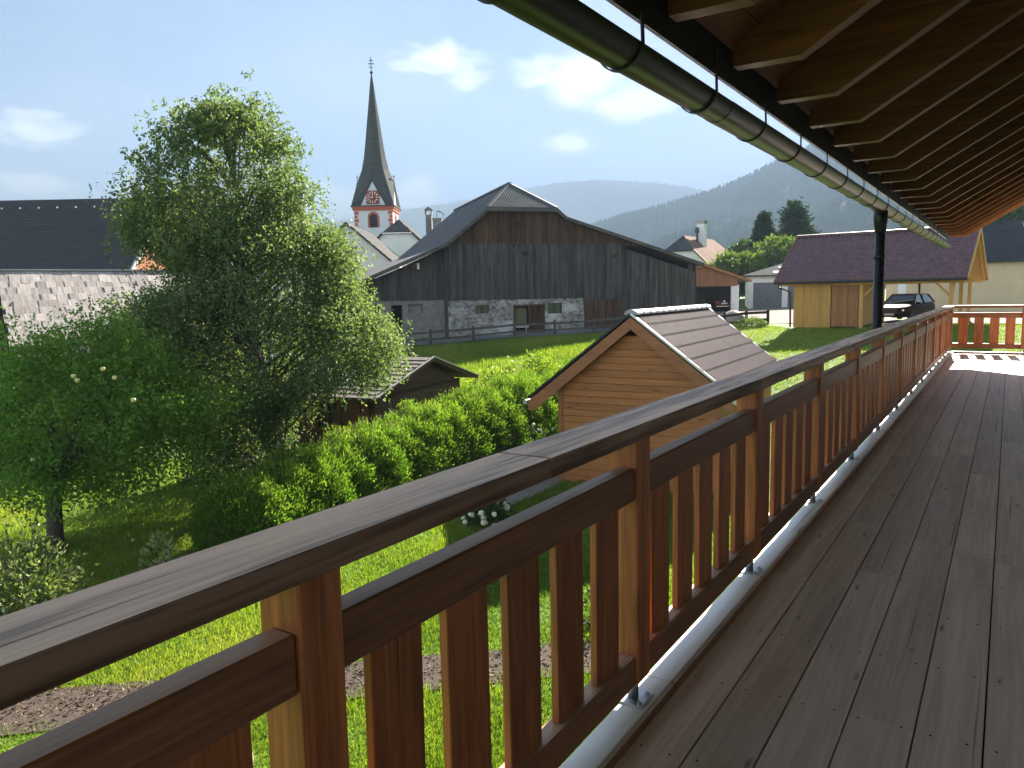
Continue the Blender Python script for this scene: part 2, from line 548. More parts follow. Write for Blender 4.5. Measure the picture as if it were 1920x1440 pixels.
def rubble_mat():
    m, t, p = new_mat('rubble_wall')
    v, _ = coords(t, (1, 1, 1.5), False)
    vo = t.nodes.new('ShaderNodeTexVoronoi')
    vo.feature = 'DISTANCE_TO_EDGE'
    vo.inputs['Scale'].default_value = 4.2
    t.links.new(v, vo.inputs['Vector'])
    vc = t.nodes.new('ShaderNodeTexVoronoi')
    vc.inputs['Scale'].default_value = 4.2
    t.links.new(v, vc.inputs['Vector'])
    c = ramp(t, vc.outputs['Color'], [(.2, (.10, .095, .09)), (.8, (.30, .28, .26))])
    c = mixc(t, math_n(t, 'SUBTRACT', 1.0, math_n(t, 'MULTIPLY', vo.outputs[0], 9.0), True), c, (.22, .205, .19))
    n = noise(t, v, .55, 4, .6)
    k = math_n(t, 'MULTIPLY', math_n(t, 'SUBTRACT', n, .5), 9.0, True)
    c = mixc(t, k, c, ramp(t, noise(t, v, 3, 3), [(.3, (.36, .35, .33)), (.7, (.52, .51, .49))]))
    t.links.new(c, p.inputs['Base Color'])
    p.inputs['Roughness'].default_value = .95
    bump(t, p, vo.outputs[0], .6, .06)
    return m


M['rubble'] = rubble_mat()


def glass_mat():
    m, t, p = new_mat('window_glass')
    p.inputs['Base Color'].default_value = (.03, .035, .04, 1)
    p.inputs['Roughness'].default_value = .08
    p.inputs['Specular IOR Level'].default_value = .7
    return m


M['glass'] = glass_mat()
M['birchleaf'] = leafm('birch_leaf', [(.085, .135, .062), (.125, .185, .085), (.17, .225, .11), (.24, .275, .14)], .52)
M['appleleaf'] = leafm('apple_leaf', [(.095, .19, .04), (.135, .255, .05), (.17, .30, .065), (.22, .33, .085)], .54)
M['thuja'] = leafm('thuja_spray', [(.06, .13, .018), (.115, .21, .026), (.165, .275, .036), (.25, .33, .06)], .52)
M['dryspray'] = leafm('dry_spray', [(.14, .10, .05), (.2, .15, .08)], .3)
M['grass'] = leafm('grass_blade', [(.10, .17, .02), (.165, .25, .026), (.23, .30, .036), (.34, .34, .08)], .5, .5, .3)
M['meadow'] = leafm('meadow_grass', [(.10, .18, .018), (.17, .26, .026), (.24, .31, .04), (.33, .32, .1)], .5, .5, .3)
M['shrubleaf'] = leafm('variegated_leaf', [(.05, .09, .03), (.10, .15, .05), (.22, .26, .10), (.42, .42, .26)], .35)
M['greenleaf'] = leafm('broad_tree_leaf', [(.035, .075, .018), (.06, .115, .025), (.09, .15, .035)], .4)
M['paleleaf'] = leafm('pale_tree_leaf', [(.07, .12, .03), (.11, .17, .04), (.16, .21, .06)], .4)
M['needle'] = leafm('conifer_needle', [(.02, .045, .022), (.032, .062, .028), (.05, .08, .034)], .2, .9, .03)
M['darkleaf'] = leafm('dark_green_leaf', [(.03, .065, .018), (.05, .095, .025), (.075, .12, .03)], .4)  # dark green foliage of the bush by the cabin and the far trees
M['mulch'] = leafm('mulch_chip', [(.05, .03, .018), (.11, .07, .045), (.2, .14, .09), (.3, .24, .17)], .05, .9, .1)
M['forest'] = leafm('far_conifer', [(.014, .028, .022), (.022, .038, .028), (.032, .05, .034)], .05, .9, .02)
# ------------------------------------------------------------------ terrain
CP = np.array([(-20, 5, -3), (-20, 15, -3), (-10, 5, -3), (0, 5, -3), (-10, 12, -3), (-3, 10, -3), (3, 8, -3), (-14, 20, -3), (-5, 15, -3), (0, 17, -3.05), (2, 18, -3.05), (-5, 22, -2.95),
               (-14, 28, -2.8), (-30, 30, -2.6), (5, 22, -2.9), (-25, 45, -1.8), (-3, 28, -2.6), (2, 30, -2.4), (-6, 35, -2.1), (2, 36, -1.95), (0, 41, -1.5), (-6, 41, -1.65), (-8, 44, -1.36), (0, 46.4, -1.02),
               (4.5, 47.5, -.95), (12, 50, -.6), (-10, 47.5, -1.3), (0, 50, -.95), (12, 54, -.6), (14, 38, -.5), (13, 30, -1.1), (12, 25, -1.8), (9, 20, -2.5), (6, 17, -2.9), (8, 32, -1.6), (8, 42, -.95), (22, 36, -.3), (20, 28, -1.2),
               (15, 20, -2.2), (11, 15, -2.7), (14.6, 40, -.40), (19, 40, -.36), (24, 41, -.3), (24, 37, -.3), (13, 44, -.42), (17, 45, -.4), (23, 73, -.15), (18, 70, -.3), (30, 60, -.1), (40, 60, 0), (10, 65, -.4), (0, 90, 0), (-40, 90, 0),
               (50, 100, 1), (-40, 60, -1.2), (-30, 75, -.8), (60, 60, .5), (0, 120, .5), (10, 0, -2.8), (25, 10, -2), (40, 30, -.8), (-10, -15, -3.2), (20, -20, -2.6), (-40, 0, -3.1)], float)
_d = np.linalg.norm(CP[:, None, :2] - CP[None, :, :2], axis=2)
_w = np.linalg.solve(_d + 1e-6 * np.eye(len(CP)), CP[:, 2])


def gh(l, d):
    l, d = np.asarray(l, float), np.asarray(d, float)
    r = np.sqrt((l[..., None] - CP[:, 0]) ** 2 + (d[..., None] - CP[:, 1]) ** 2)
    z = r @ _w
    far = np.clip((np.hypot(l, d) - 110) / 60, 0, 1)
    return z * (1 - far) + .6 * far


def ghw(x, y):
    return gh(x * math.cos(AZ) + y * math.sin(AZ), -x * math.sin(AZ) + y * math.cos(AZ))


def gld(l, d, dz=0.0):
    return LD(l, d, float(gh(l, d)) + dz)


def axis_pts(a, b, step, far_lo, far_hi):
    core = list(np.arange(a, b + 1e-6, step))
    lo, hi, s = [], [], step
    x = a
    while x > far_lo:
        s *= 1.28
        x -= s
        lo.append(x)
    s, x = step, b
    while x < far_hi:
        s *= 1.28
        x += s
        hi.append(x)
    return np.array(lo[::-1] + core + hi)


def grass_ground():
    m, t, p = new_mat('meadow_ground')
    v, _ = coords(t, (1, 1, 1), False)
    n1 = noise(t, v, .16, 2)
    n2 = noise(t, v, 3.0, 4, .7)
    n3 = noise(t, v, 22, 3, .7)
    c = ramp(t, n2, [(.3, (.065, .13, .012)), (.5, (.10, .19, .016)), (.72, (.15, .235, .026))])
    c = mixc(t, math_n(t, 'MULTIPLY', math_n(t, 'SUBTRACT', n1, .45), 2.2, True), c, (.16, .22, .03))
    c = mixc(t, math_n(t, 'MULTIPLY', n3, .35), c, (.035, .06, .012))
    t.links.new(c, p.inputs['Base Color'])
    p.inputs['Roughness'].default_value = .85
    p.inputs['Specular IOR Level'].default_value = .2
    bump(t, p, noise(t, v, 9, 2, .7), .9, .1)
    return m


GL, GD = axis_pts(-24, 30, .5, -2200, 2200), axis_pts(-4, 60, .5, -1500, 2200)
gl, gd = np.meshgrid(GL, GD)
gz = gh(gl, gd) + .02 * np.sin(gl * 2.1 + np.sin(gd * 1.3)) * np.cos(gd * 1.7)
gx = gl * math.cos(AZ) - gd * math.sin(AZ)
gy = gl * math.sin(AZ) + gd * math.cos(AZ)
nv = len(GL)
idx = np.arange(len(GL) * len(GD)).reshape(len(GD), len(GL))
gf = np.stack([idx[:-1, :-1], idx[:-1, 1:], idx[1:, 1:], idx[1:, :-1]], -1).reshape(-1, 4)
ground = link('ground', np_mesh('ground', np.stack([gx, gy, gz], -1).reshape(-1, 3), gf, grass_ground(), True))
tag(ground, kind='structure')


def drape(name, c, mat, nu=16, nv_=8, dz=.03, kind='structure', parent=None):
    """quad of lateral/depth corners laid on the terrain with a little thickness"""
    c = [np.array(q, float) for q in c]
    u, v = np.meshgrid(np.linspace(0, 1, nu + 1), np.linspace(0, 1, nv_ + 1))
    P = (1 - v)[..., None] * ((1 - u)[..., None] * c[0] + u[..., None] * c[1]) + v[..., None] * ((1 - u)[..., None] * c[3] + u[..., None] * c[2])
    z = gh(P[..., 0], P[..., 1]) + dz
    x = P[..., 0] * math.cos(AZ) - P[..., 1] * math.sin(AZ)
    y = P[..., 0] * math.sin(AZ) + P[..., 1] * math.cos(AZ)
    i = np.arange((nu + 1) * (nv_ + 1)).reshape(nv_ + 1, nu + 1)
    f = np.stack([i[:-1, :-1], i[:-1, 1:], i[1:, 1:], i[1:, :-1]], -1).reshape(-1, 4)
    o = link(name, np_mesh(name, np.stack([x, y, z], -1).reshape(-1, 3), f, mat, True), parent)
    return tag(o, kind=kind)


drape('driveway', [(12.6, 45.2), (22, 43.6), (33, 72.5), (15.5, 70.5)], M['paving'], 30, 40)
drape('carport_forecourt', [(17.5, 41.5), (27, 35.0), (33, 43.5), (21.9, 43.8)], M['paving'], 30, 20, .045)
drape('village_road', [(-16, 42.1), (13, 50.8), (12.3, 53.2), (-17, 44.6)], M['asphalt'], 60, 6, .04)
drape('shed_path', [(-1.66, 16.9), (-.40, 16.1), (4.24, 23.3), (3.0, 24.1)], M['paving'], 12, 14, .03)

# ------------------------------------------------------------------ hills
def hill(name, crest, d_foot, d_crest, amp, seed, ntree, th, zf=-5.0):
    """crest: list of (photo x, photo y) for the skyline seen from the balcony, at real distance d_crest"""
    r_ = np.random.default_rng(seed)
    cxs = np.array([c[0] for c in crest], float)
    azs, hs_ = [], []
    for (px, py) in crest:
        d = ray(px, py)
        azs.append(math.atan2(d[0], d[1]))
        hs_.append(EYE + d[2] / math.hypot(d[0], d[1]) * d_crest)
    na, nr = 260, 46
    A = np.linspace(azs[0], azs[-1], na)
    H = np.interp(A, azs, hs_)
    k = np.ones(9) / 9
    H = np.convolve(np.pad(H, 4, mode='edge'), k, 'valid')
    rr = np.linspace(0, 1.5, nr)
    prof = np.where(rr <= 1, rr ** 1.15 * (1.0 - .25 * np.sin(rr * math.pi)), np.cos((rr - 1) * math.pi / 1.6))
    a, r = np.meshgrid(A, rr)
    dist = d_foot + (d_crest - d_foot) * r
    z = zf + (H[None, :] - zf) * prof[:, None]
    for i in range(6):
        f1, f2, ph = r_.uniform(10, 70), r_.uniform(4, 18), r_.uniform(0, 6.28)
        z = z + amp / (1 + i * .5) * np.sin(a * f1 + ph + 2 * np.sin(r * f2)) * np.sin(np.clip(r, 0, 1) * math.pi) ** 1
    x, y = np.sin(a) * dist, np.cos(a) * dist
    i = np.arange(na * nr).reshape(nr, na)
    f = np.stack([i[:-1, :-1], i[:-1, 1:], i[1:, 1:], i[1:, :-1]], -1).reshape(-1, 4)
    o = link(name, np_mesh(name, np.stack([x, y, z], -1).reshape(-1, 3), f, HILLM, True))
    tag(o, kind='structure')
    # conifers on slope and crest
    n = ntree
    ai = r_.uniform(0, na - 1.001, n)
    ri = np.where(r_.random(n) < .3, r_.uniform(.93, 1.03, n), r_.uniform(.05, 1, n)) / 1.5 * (nr - 1)
    ri = np.clip(ri, 0, nr - 1.001)
    a0, r0 = ai.astype(int), ri.astype(int)
    fa, fr = ai - a0, ri - r0

    def bil(G):
        return (G[r0, a0] * (1 - fa) + G[r0, a0 + 1] * fa) * (1 - fr) + (G[r0 + 1, a0] * (1 - fa) + G[r0 + 1, a0 + 1] * fa) * fr
    tx, ty, tz = bil(x), bil(y), bil(z)
    hh = th * r_.uniform(.55, 1.25, n)
    w = hh * r_.uniform(.16, .26, n)
    ang = np.arange(5) * 2 * math.pi / 5
    vs = np.zeros((n, 6, 3))
    vs[:, :5, 0] = tx[:, None] + w[:, None] * np.cos(ang)
    vs[:, :5, 1] = ty[:, None] + w[:, None] * np.sin(ang)
    vs[:, :5, 2] = tz[:, None] - .08 * th
    vs[:, 5] = np.stack([tx, ty, tz + hh], -1)
    b = (np.arange(n) * 6)[:, None, None]
    tri = np.array([[k_, (k_ + 1) % 5, 5] for k_ in range(5)])[None] + b
    fo = link('hill_forest', np_mesh('hill_forest', vs.reshape(-1, 3), tri.reshape(-1, 3), M['forest'], False, np.repeat(r_.random(n), 5)))
    tag(fo, FOREST_LABEL[name], 'forest', kind='stuff')


HILLM = plain('forest_floor', (.02, .034, .026), .95, 0, .5, .02, 0, spec=.02)
FOREST_LABEL = {'far_hill': 'pale hazy forest on the far rounded hill behind the old barn', 'steep_hill': 'blue hazy conifer forest on the steep hill right of the barn',
                'near_hill': 'grey green conifer wood on the low slope behind the dark conifers', 'wooded_bank': 'dark green wooded bank behind the cream building'}
hill('far_hill', [(-900, 470), (-300, 460), (300, 430), (600, 420), (740, 396), (830, 384), (900, 372), (990, 352), (1070, 340), (1130, 337), (1200, 341), (1270, 347), (1340, 362), (1420, 385), (1550, 400), (1800, 420), (2400, 430)], 1500, 2800, 14, 3, 9000, 10)
hill('steep_hill', [(1000, 470), (1100, 432), (1160, 412), (1240, 392), (1330, 366), (1390, 342), (1450, 312), (1520, 280), (1590, 232), (1700, 190), (1850, 150), (2100, 130), (2600, 160)], 450, 1250, 9, 5, 22000, 9.5)
hill('near_hill', [(1300, 470), (1360, 446), (1400, 436), (1450, 428), (1500, 415), (1560, 398), (1640, 384), (1750, 350), (1900, 330), (2300, 320)], 460, 900, 5, 8, 10000, 11)

# ------------------------------------------------------------------ the house the photo is taken from
YA, YB, YEND = -6.0, 22.6, 21.2
ROOFP = .6


def zdeck(x):
    return 2.93 + (x + 1.36) * ROOFP


house = thing('house', 'timber roofed house with dark rafters overhanging the long balcony', 'house', (0, 0, 0))
MB().box(1.35, 1.65, YA, 19.9, -3.2, 4.6).build('wall', M['plaster'], house)
MB().slab([(1.66, 19.5, -3.2), (9.3, 19.5, -3.2), (9.3, 19.5, 4.4), (5.4, 19.5, 6.8), (1.66, 19.5, 4.4)], (0, .38, 0)).build('wall', M['plaster'], house)
MB().slab([(1.66, YA, -3.2), (9.3, YA, -3.2), (9.3, YA, 4.4), (5.4, YA, 6.8), (1.66, YA, 4.4)], (0, .3, 0)).build('wall', M['plaster'], house)
prof = [(-1.33, 2.832), (-.98, 2.832), (4.9, 2.832 + 5.88 * ROOFP), (4.9, zdeck(4.9)), (-1.33, zdeck(-1.33))]
rme = MB().slab([(x, -.05, z) for x, z in prof], (0, .1, 0)).mesh('rafter', M['soffit'])
yy = 22.5
k = 0
while yy > YA:
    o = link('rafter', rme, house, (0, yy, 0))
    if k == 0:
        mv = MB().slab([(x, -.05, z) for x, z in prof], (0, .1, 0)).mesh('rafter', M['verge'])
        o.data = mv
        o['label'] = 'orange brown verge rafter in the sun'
    yy -= .953
    k += 1
sl = math.atan(ROOFP)
nb = 19
for i in range(nb):
    x0 = -1.36 + i * .19 * math.cos(sl)
    xm = x0 + .095 * math.cos(sl)
    for (ya, yb) in ((YA, 8.2), (8.21, YB)):
        ym = (ya + yb) / 2
        o = board('sheathing_board', .184, yb - ya, .022, M['soffit_y'], house, (xm - .011 * math.sin(sl), ym, zdeck(xm) + .013), (0, -sl, 0), .002)
MB().slab([(-1.39, YA, zdeck(-1.39) + .045), (-1.39, YB + .03, zdeck(-1.39) + .045), (5.4, YB + .03, zdeck(5.4) + .045), (5.4, YA, zdeck(5.4) + .045)], (-.03, 0, .06)).build('roof_covering', M['tileplum'], house)
MB().slab([(5.4, YA, zdeck(5.4) + .045), (5.4, YB, zdeck(5.4) + .045), (11.5, YB, zdeck(5.4) - 3.6), (11.5, YA, zdeck(5.4) - 3.6)], (.03, 0, .06)).build('roof_covering', M['tileplum'], house)
MB().box(-1.385, -1.365, YA, YB + .02, 2.757, 2.975).build('drip_edge', M['drip'], house)

gut = thing('rain_gutter', 'dark half round metal rain gutter with downpipe along the balcony eave', 'gutter', (-1.42, 0, 2.645))
g = MB()
arc = [(math.cos(a), math.sin(a)) for a in np.linspace(math.pi, 2 * math.pi, 37)]
pin, pout = [(.090 * c, .090 * s) for c, s in arc], [(.095 * c, .095 * s) for c, s in arc]
bead = [(-.085 + .011 * math.cos(a), .004 + .011 * math.sin(a)) for a in np.linspace(-.4, 2 * math.pi - .6, 10)]
ring = pout + pin[::-1]
for seg, (ya, yb, sc_) in enumerate(((YA, 4.35, 1.0), (4.33, 10.2, 1.03), (10.18, 16.4, 1.0), (16.38, 22.68, 1.03))):
    n = len(ring)
    vs = [(x * sc_, y, z * sc_) for y in (ya, yb) for x, z in ring]
    g.add(vs, [(i, (i + 1) % n, n + (i + 1) % n, n + i) for i in range(n)] + [tuple(range(n)), tuple(range(2 * n - 1, n - 1, -1))])
g.tube([(-.101, YA, .003), (-.101, 22.68, .003)], .010, 8)
g.slab([(x, 22.68, z) for x, z in pout], (0, .004, 0))
g.build('channel', M['gutter'], gut)
b = MB()
arc2 = [(.0985 * math.cos(a), .0985 * math.sin(a)) for a in np.linspace(math.pi * .97, 2 * math.pi, 17)]
path = [(-.112, .022)] + arc2 + [(.0975, .03), (.094, .12), (.09, .23)]
for (x0, z0), (x1, z1) in zip(path[:-1], path[1:]):
    b.beam((x0, 0, z0), (x1, 0, z1), .028, .006, (0, 1, 0)) if False else b.slab([(x0, -.014, z0), (x1, -.014, z1), (x1 * 1.06, -.014, z1 * 1.06 - .001), (x0 * 1.06, -.014, z0 * 1.06 - .001)], (0, .028, 0))
bme = b.mesh('bracket', M['pipe'])
for i in range(-8, 21):
    link('bracket', bme, gut, (0, 3.08 + .953 * i, 0))
PY = 10.85
d = MB()
d.lathe([(.066, -.34), (.085, -.16), (.082, -.07)], 16, (0, PY, 0))
d.build('outlet_funnel', M['pipe'], gut, smooth=True)
MB().tube([(0, PY, -.33), (0, PY, -5.75)], .058, 18).build('downpipe', M['pipe'], gut, smooth=True)
for z in (-.62, -2.2, -3.9):
    MB().tube([(0, PY, z), (0, PY, z - .05)], .066, 18).build('pipe_collar', M['pipe'], gut, smooth=True)

# ------------------------------------------------------------------ balcony deck
deck = thing('balcony_deck', 'long brown plank balcony floor with pale edge plank', 'deck', (0, 0, 0))
xj = [-1.086, -.882, -.662, -.447, -.222, -.006, .21, .426, .642, .858, 1.074, 1.29]
for i in range(len(xj) - 1):
    x0, x1 = xj[i] + .004, xj[i + 1] - .004
    w = round(x1 - x0, 2)
    y = YA + random.uniform(0, 2.5)
    ys = [YA]
    while y < YEND - 2:
        ys.append(y)
        y += random.choice((2.4, 3.0, 3.6, 4.2))
    ys.append(YEND - .06)
    for a_, b_ in zip(ys[:-1], ys[1:]):
        board('deck_board', w, round(b_ - a_ - .003, 2), .032, M['deck'], deck, ((x0 + x1) / 2, (a_ + b_) / 2, -.016 + random.uniform(-.001, .001)), (0, random.uniform(-.004, .004), 0), .003)
sc = MB()
for i in range(len(xj) - 1):
    for j in range(46):
        y = YA + .3 + j * .58
        for x in (xj[i] + .045, xj[i + 1] - .045):
            sc.lathe([(.0045, .0), (.0045, .0016)], 6, (x + random.uniform(-.008, .008), y + random.uniform(-.012, .012), .0005))
tag(sc.build('screw_head', M['dark'], deck), kind='stuff')
ys = [YA, -2.2, 1.0, 2.83, 6.25, 9.9, 13.6, 17.4, YEND + .02]
for a_, b_ in zip(ys[:-1], ys[1:]):
    board('edge_plank', .112, round(b_ - a_ - .004, 3), .046, M['curb'], deck, (-1.146, (a_ + b_) / 2, .017), (0, 0, 0), .004)
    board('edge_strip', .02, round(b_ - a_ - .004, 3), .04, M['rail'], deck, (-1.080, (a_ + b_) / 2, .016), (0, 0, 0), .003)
for (y, z) in ((YEND + .07, .02),):
    board('edge_plank', 2.45, .11, .06, M['rail_x'], deck, (.09, y, .018), (0, 0, 0), .004)
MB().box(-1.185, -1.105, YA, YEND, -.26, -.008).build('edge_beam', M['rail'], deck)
MB().box(-1.08, 1.33, YA, YEND, -.10, -.06).build('gap_blackout', M['dark'], deck)  # black sheet added so the gaps between boards look dark
for j in range(14):
    MB().box(-1.09, 1.33, YA + .4 + j * 2, YA + .52 + j * 2, -.26, -.105).build('joist', M['rail_x'], deck)

# ------------------------------------------------------------------ railings
rail = thing('balcony_railing', 'long brown timber balustrade running along the balcony edge', 'railing', (0, 0, 0))
edges = [-3.77, -2.15, -.53, 1.081, 2.694, 4.298, 5.954, 7.63] + [7.63 + 1.69 * k for k in range(1, 9)]
hs = [-4.2, 1.9, 7.1, 12.6, 17.6, YEND + .1]
for a_, b_ in zip(hs[:-1], hs[1:]):
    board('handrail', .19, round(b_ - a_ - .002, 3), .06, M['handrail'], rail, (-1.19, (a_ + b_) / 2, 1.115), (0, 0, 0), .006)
plate = MB()
plate.box(-.06, .06, -.06, .06, 0, .006)
plate_me = plate.mesh('foot_plate', M['galv'], bevel=.0015)
tube_me = MB().tube([(0, 0, .005), (0, 0, .095)], .021, 14).mesh('foot_tube', M['galv'], True)
bolt = MB().lathe([(.011, 0), (.011, .003), (.0075, .003), (.0075, .011)], 6).mesh('bolt', M['galv'])


def post(parent, x, y, mat, foot=True):
    p_ = board('post', .118, .118, .955, mat, parent, (x, y, .6075), (0, 0, 0), .006)
    if foot:
        pl = link('foot_plate', plate_me, parent, (x + .012, y, .041))
        link('foot_tube', tube_me, pl, (0, 0, 0))
        for sx in (-1, 1):
            for sy in (-1, 1):
                link('bolt', bolt, pl, (sx * .042, sy * .042, .006))
    return p_


for e in edges:
    post(rail, -1.181, e - .06, M['rail_z'])
for e0, e1 in zip(edges[:-1], edges[1:]):
    a_, b_ = e0, e1 - .12
    L_ = round(b_ - a_, 3)
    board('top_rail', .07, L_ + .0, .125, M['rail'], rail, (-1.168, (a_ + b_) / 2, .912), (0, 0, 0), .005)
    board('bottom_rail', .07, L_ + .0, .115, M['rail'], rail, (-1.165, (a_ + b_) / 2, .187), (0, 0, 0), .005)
    n = 5
    gap = (L_ - n * .178) / (n + 1)
    for i in range(n):
        board('baluster', .027, .178, .605, M['rail_z'], rail, (-1.166 + random.uniform(-.002, .002), a_ + gap + .089 + i * (.178 + gap) + random.uniform(-.005, .005), .547), (random.uniform(-.006, .006), 0, random.uniform(-.02, .02)), .003)

rail2 = thing('balcony_railing', 'reddish brown timber balustrade closing the far end of the balcony', 'railing', (0, YEND, 0))
board('handrail', 2.5, .18, .06, M['rail_x'], rail2, (.155, .1, 1.115), (0, 0, 0), .006)
xs = [.32, 1.28]
for x in xs:
    post(rail2, x, .1, M['rail_z'])
xa = -1.121
for x1 in xs:
    a_, b_ = xa, x1 - .06
    L_ = b_ - a_
    board('top_rail', round(L_, 3), .07, .125, M['rail_x'], rail2, ((a_ + b_) / 2, .1, .912), (0, 0, 0), .005)
    board('bottom_rail', round(L_, 3), .07, .115, M['rail_x'], rail2, ((a_ + b_) / 2, .1, .187), (0, 0, 0), .005)
    n = 4 if L_ > 1 else 2
    gap = (L_ - n * .19) / (n + 1)
    for i in range(n):
        board('baluster', .19, .027, .605, M['rail_z'], rail2, (a_ + gap + .095 + i * (.19 + gap), .1, .547), (0, 0, 0), .003)
    xa = x1 + .06
# ------------------------------------------------------------------ buildings
class Bld:
    """a building root with local axes: x along the facade, y away from the viewer, heights in scene z"""

    def __init__(s, name, label, cat, origin, heading, zb, group=None):
        s.zb = zb
        s.root = thing(name, label, cat, (origin[0], origin[1], zb), heading, group)

    def part(s, mb, name, mat, parent=None, smooth=False, bevel=0.0, label=None, kind=None, recalc=True):
        o = mb.build(name, mat, parent or s.root, (0, 0, 0 if parent else -s.zb), smooth=smooth, bevel=bevel, recalc=recalc)
        return tag(o, label, kind=kind)

    def sub(s, mb, name, mat, parent):
        return mb.build(name, mat, parent)


def wall_open(mb, u0, u1, z0, z1, ops, y0, y1):
    us = sorted({u0, u1, *[o[0] for o in ops], *[o[1] for o in ops]})
    zs = sorted({z0, z1, *[o[2] for o in ops], *[o[3] for o in ops]})
    us = [u for u in us if u0 <= u <= u1]
    zs = [z for z in zs if z0 <= z <= z1]
    for a, b in zip(us[:-1], us[1:]):
        run = None
        for c, d in zip(zs[:-1], zs[1:]):
            um, zm = (a + b) / 2, (c + d) / 2
            hole = any(o[0] < um < o[1] and o[2] < zm < o[3] for o in ops)
            if not hole:
                if run and abs(run[1] - c) < 1e-6:
                    run[1] = d
                else:
                    if run:
                        mb.box(a, b, y0, y1, run[0], run[1])
                    run = [c, d]
        if run:
            mb.box(a, b, y0, y1, run[0], run[1])
    return mb


def planks_v(mb, u0, u1, lo, hi, y, w=.2, th=.03, jit=.012):
    """upright boards between the curves lo(u) and hi(u)"""
    u = u0
    while u < u1 - .02:
        ww = min(w * random.uniform(.8, 1.25), u1 - u)
        a, b = u + .004, u + ww - .004
        yo = y - random.uniform(0, jit)
        za, zb_ = lo(a), lo(b)
        dz = random.uniform(-.03, .0)
        if min(hi(a) - za, hi(b) - zb_) > .02:
            mb.slab([(a, yo, za + dz), (b, yo, zb_ + dz), (b, yo, hi(b)), (a, yo, hi(a))], (0, th, 0))
        u += ww
    return mb


def interp(pts):
    xs, ys = [p[0] for p in pts], [p[1] for p in pts]
    return lambda u: float(np.interp(u, xs, ys))


# ---- old barn -----------------------------------------------------
o = pix(960, 600, 50)
B = Bld('barn', 'big weathered grey plank barn with half hipped roof and stone base', 'barn', o, AZ + R(17), -1.4)
wins = [(-2.4, -1.53, .46, .99), (2.48, 3.48, .32, 1.02), (.2, 2.19, -1.7, .84)]
B.part(wall_open(MB(), -4.3, 5.05, -1.8, 1.4, wins, 0, .45), 'stone_wall', M['rubble'])
B.part(wall_open(MB(), -9.5, -4.32, -2.2, 1.45, [(-7.74, -7.05, -2.2, 1.1), (-6.68, -5.76, .57, 1.13), (-9.2, -8.4, .5, 1.15)], .35, .7), 'concrete_wall', M['concrete'])
B.part(MB().box(-6.68, -5.76, .55, .6, .57, 1.13).box(-6.72, -5.72, .32, .4, 1.13, 1.2).box(-6.72, -5.72, .32, .4, .5, .57), 'blocked_window', M['concrete'])
B.part(MB().slab([(-9.4, 1.6, -2.2), (-9.4, 1.6, 2.3), (-4.3, 1.6, 4.6), (-1.5, 1.6, 6.8), (2.8, 1.6, 6.8), (13.2, 1.6, 3.4), (13.2, 1.6, -1.6)], (0, .1, 0)), 'dark_backing', M['dark'])  # near-black sheet standing in for the unlit interior behind the openings
top = interp([(-4.3, 4.72), (-3.03, 5.8), (-1.55, 6.88), (2.95, 6.88), (3.6, 6.42), (13.4, 3.46)])
mid = lambda u: 4.86
low = interp([(-4.3, 1.32), (5.04, 1.30), (5.05, -1.3), (13.4, -1.0)])
up_m = MB()
planks_v(up_m, -4.3, 13.37, lambda u: min(4.7, top(u) - .05), top, .03, .21)
B.part(up_m, 'upper_cladding', M['oldbrown'], kind='stuff')
lw = MB()
planks_v(lw, -4.25, 13.35, low, lambda u: min(4.87 - .42 * max(0, (u - 7.5) / 6), top(u) - (.15 if u < 8 else .55)), -.02, .2)
B.part(lw, 'lower_cladding', M['oldwood'], kind='stuff')
lf = MB()
planks_v(lf, -9.5, -4.3, lambda u: 1.38, interp([(-9.6, 2.4), (-6.8, 3.5), (-4.3, 4.6)]), .32, .24)
B.part(lf, 'side_cladding', M['oldwood'], kind='stuff')
bd = MB()
planks_v(bd, 5.1, 7.7, lambda u: -1.3, lambda u: 1.17, -.06, .22)
B.part(bd, 'plank_door', M['oldbrown'], kind='stuff')
B.part(MB().box(-4.36, -4.22, -.06, .3, -1.8, 4.7), 'corner_post', M['oldwood'])
B.part(MB().box(13.3, 13.45, -.05, .3, -1.4, 3.5), 'corner_post', M['oldwood'])
for (a, b, c, d_) in wins[:2]:
    w_ = B.part(MB().box(a, b, .12, .17, c, d_), 'window_pane', M['glass'])
    fr_ = MB()
    for q in ((a - .06, a + .04, c - .05, d_ + .05), (b - .04, b + .06, c - .05, d_ + .05), (a, b, c - .05, c + .04), (a, b, d_ - .04, d_ + .05), ((a + b) / 2 - .03, (a + b) / 2 + .03, c, d_)):
        fr_.box(q[0], q[1], .04, .115, q[2], q[3])
    B.sub(fr_, 'window_frame', M['oldbrown'], w_)
dr = MB()
for i in range(5):
    dr.box(1.22 + i * .19, 1.40 + i * .19, .14, .18, -1.5, .8)
B.part(dr, 'door_leaf', M['oldbrown'])
B.part(MB().box(.3, 1.18, .5, .55, -.35, .74), 'inner_panel', M['green_in'])
B.part(MB().box(.12, .24, -.03, .1, -1.5, .9).box(2.14, 2.26, -.03, .1, -1.5, .9).box(.12, 2.26, -.03, .1, .84, .95).box(1.16, 1.24, -.02, .1, -1.5, .84), 'door_frame', M['oldbrown'])
B.part(MB().box(.25, 1.16, .05, .12, -.55, -.42).box(.95, 1.02, .02, .1, -1.3, -.5), 'half_door', M['greyplank'])
cr = MB()
for (cu, cz, r_) in ((.49, 6.07, .34),):
    cr.slab([(cu + r_ * (1.6 if k_ % 2 == 0 and abs(math.sin(k_ * math.pi / 4)) < .5 else (1 if k_ % 2 == 0 else .45)) * math.cos(k_ * math.pi / 4), -.012, cz + r_ * (1 if k_ % 2 == 0 else .45) * math.sin(k_ * math.pi / 4)) for k_ in range(8)], (0, .02, 0))
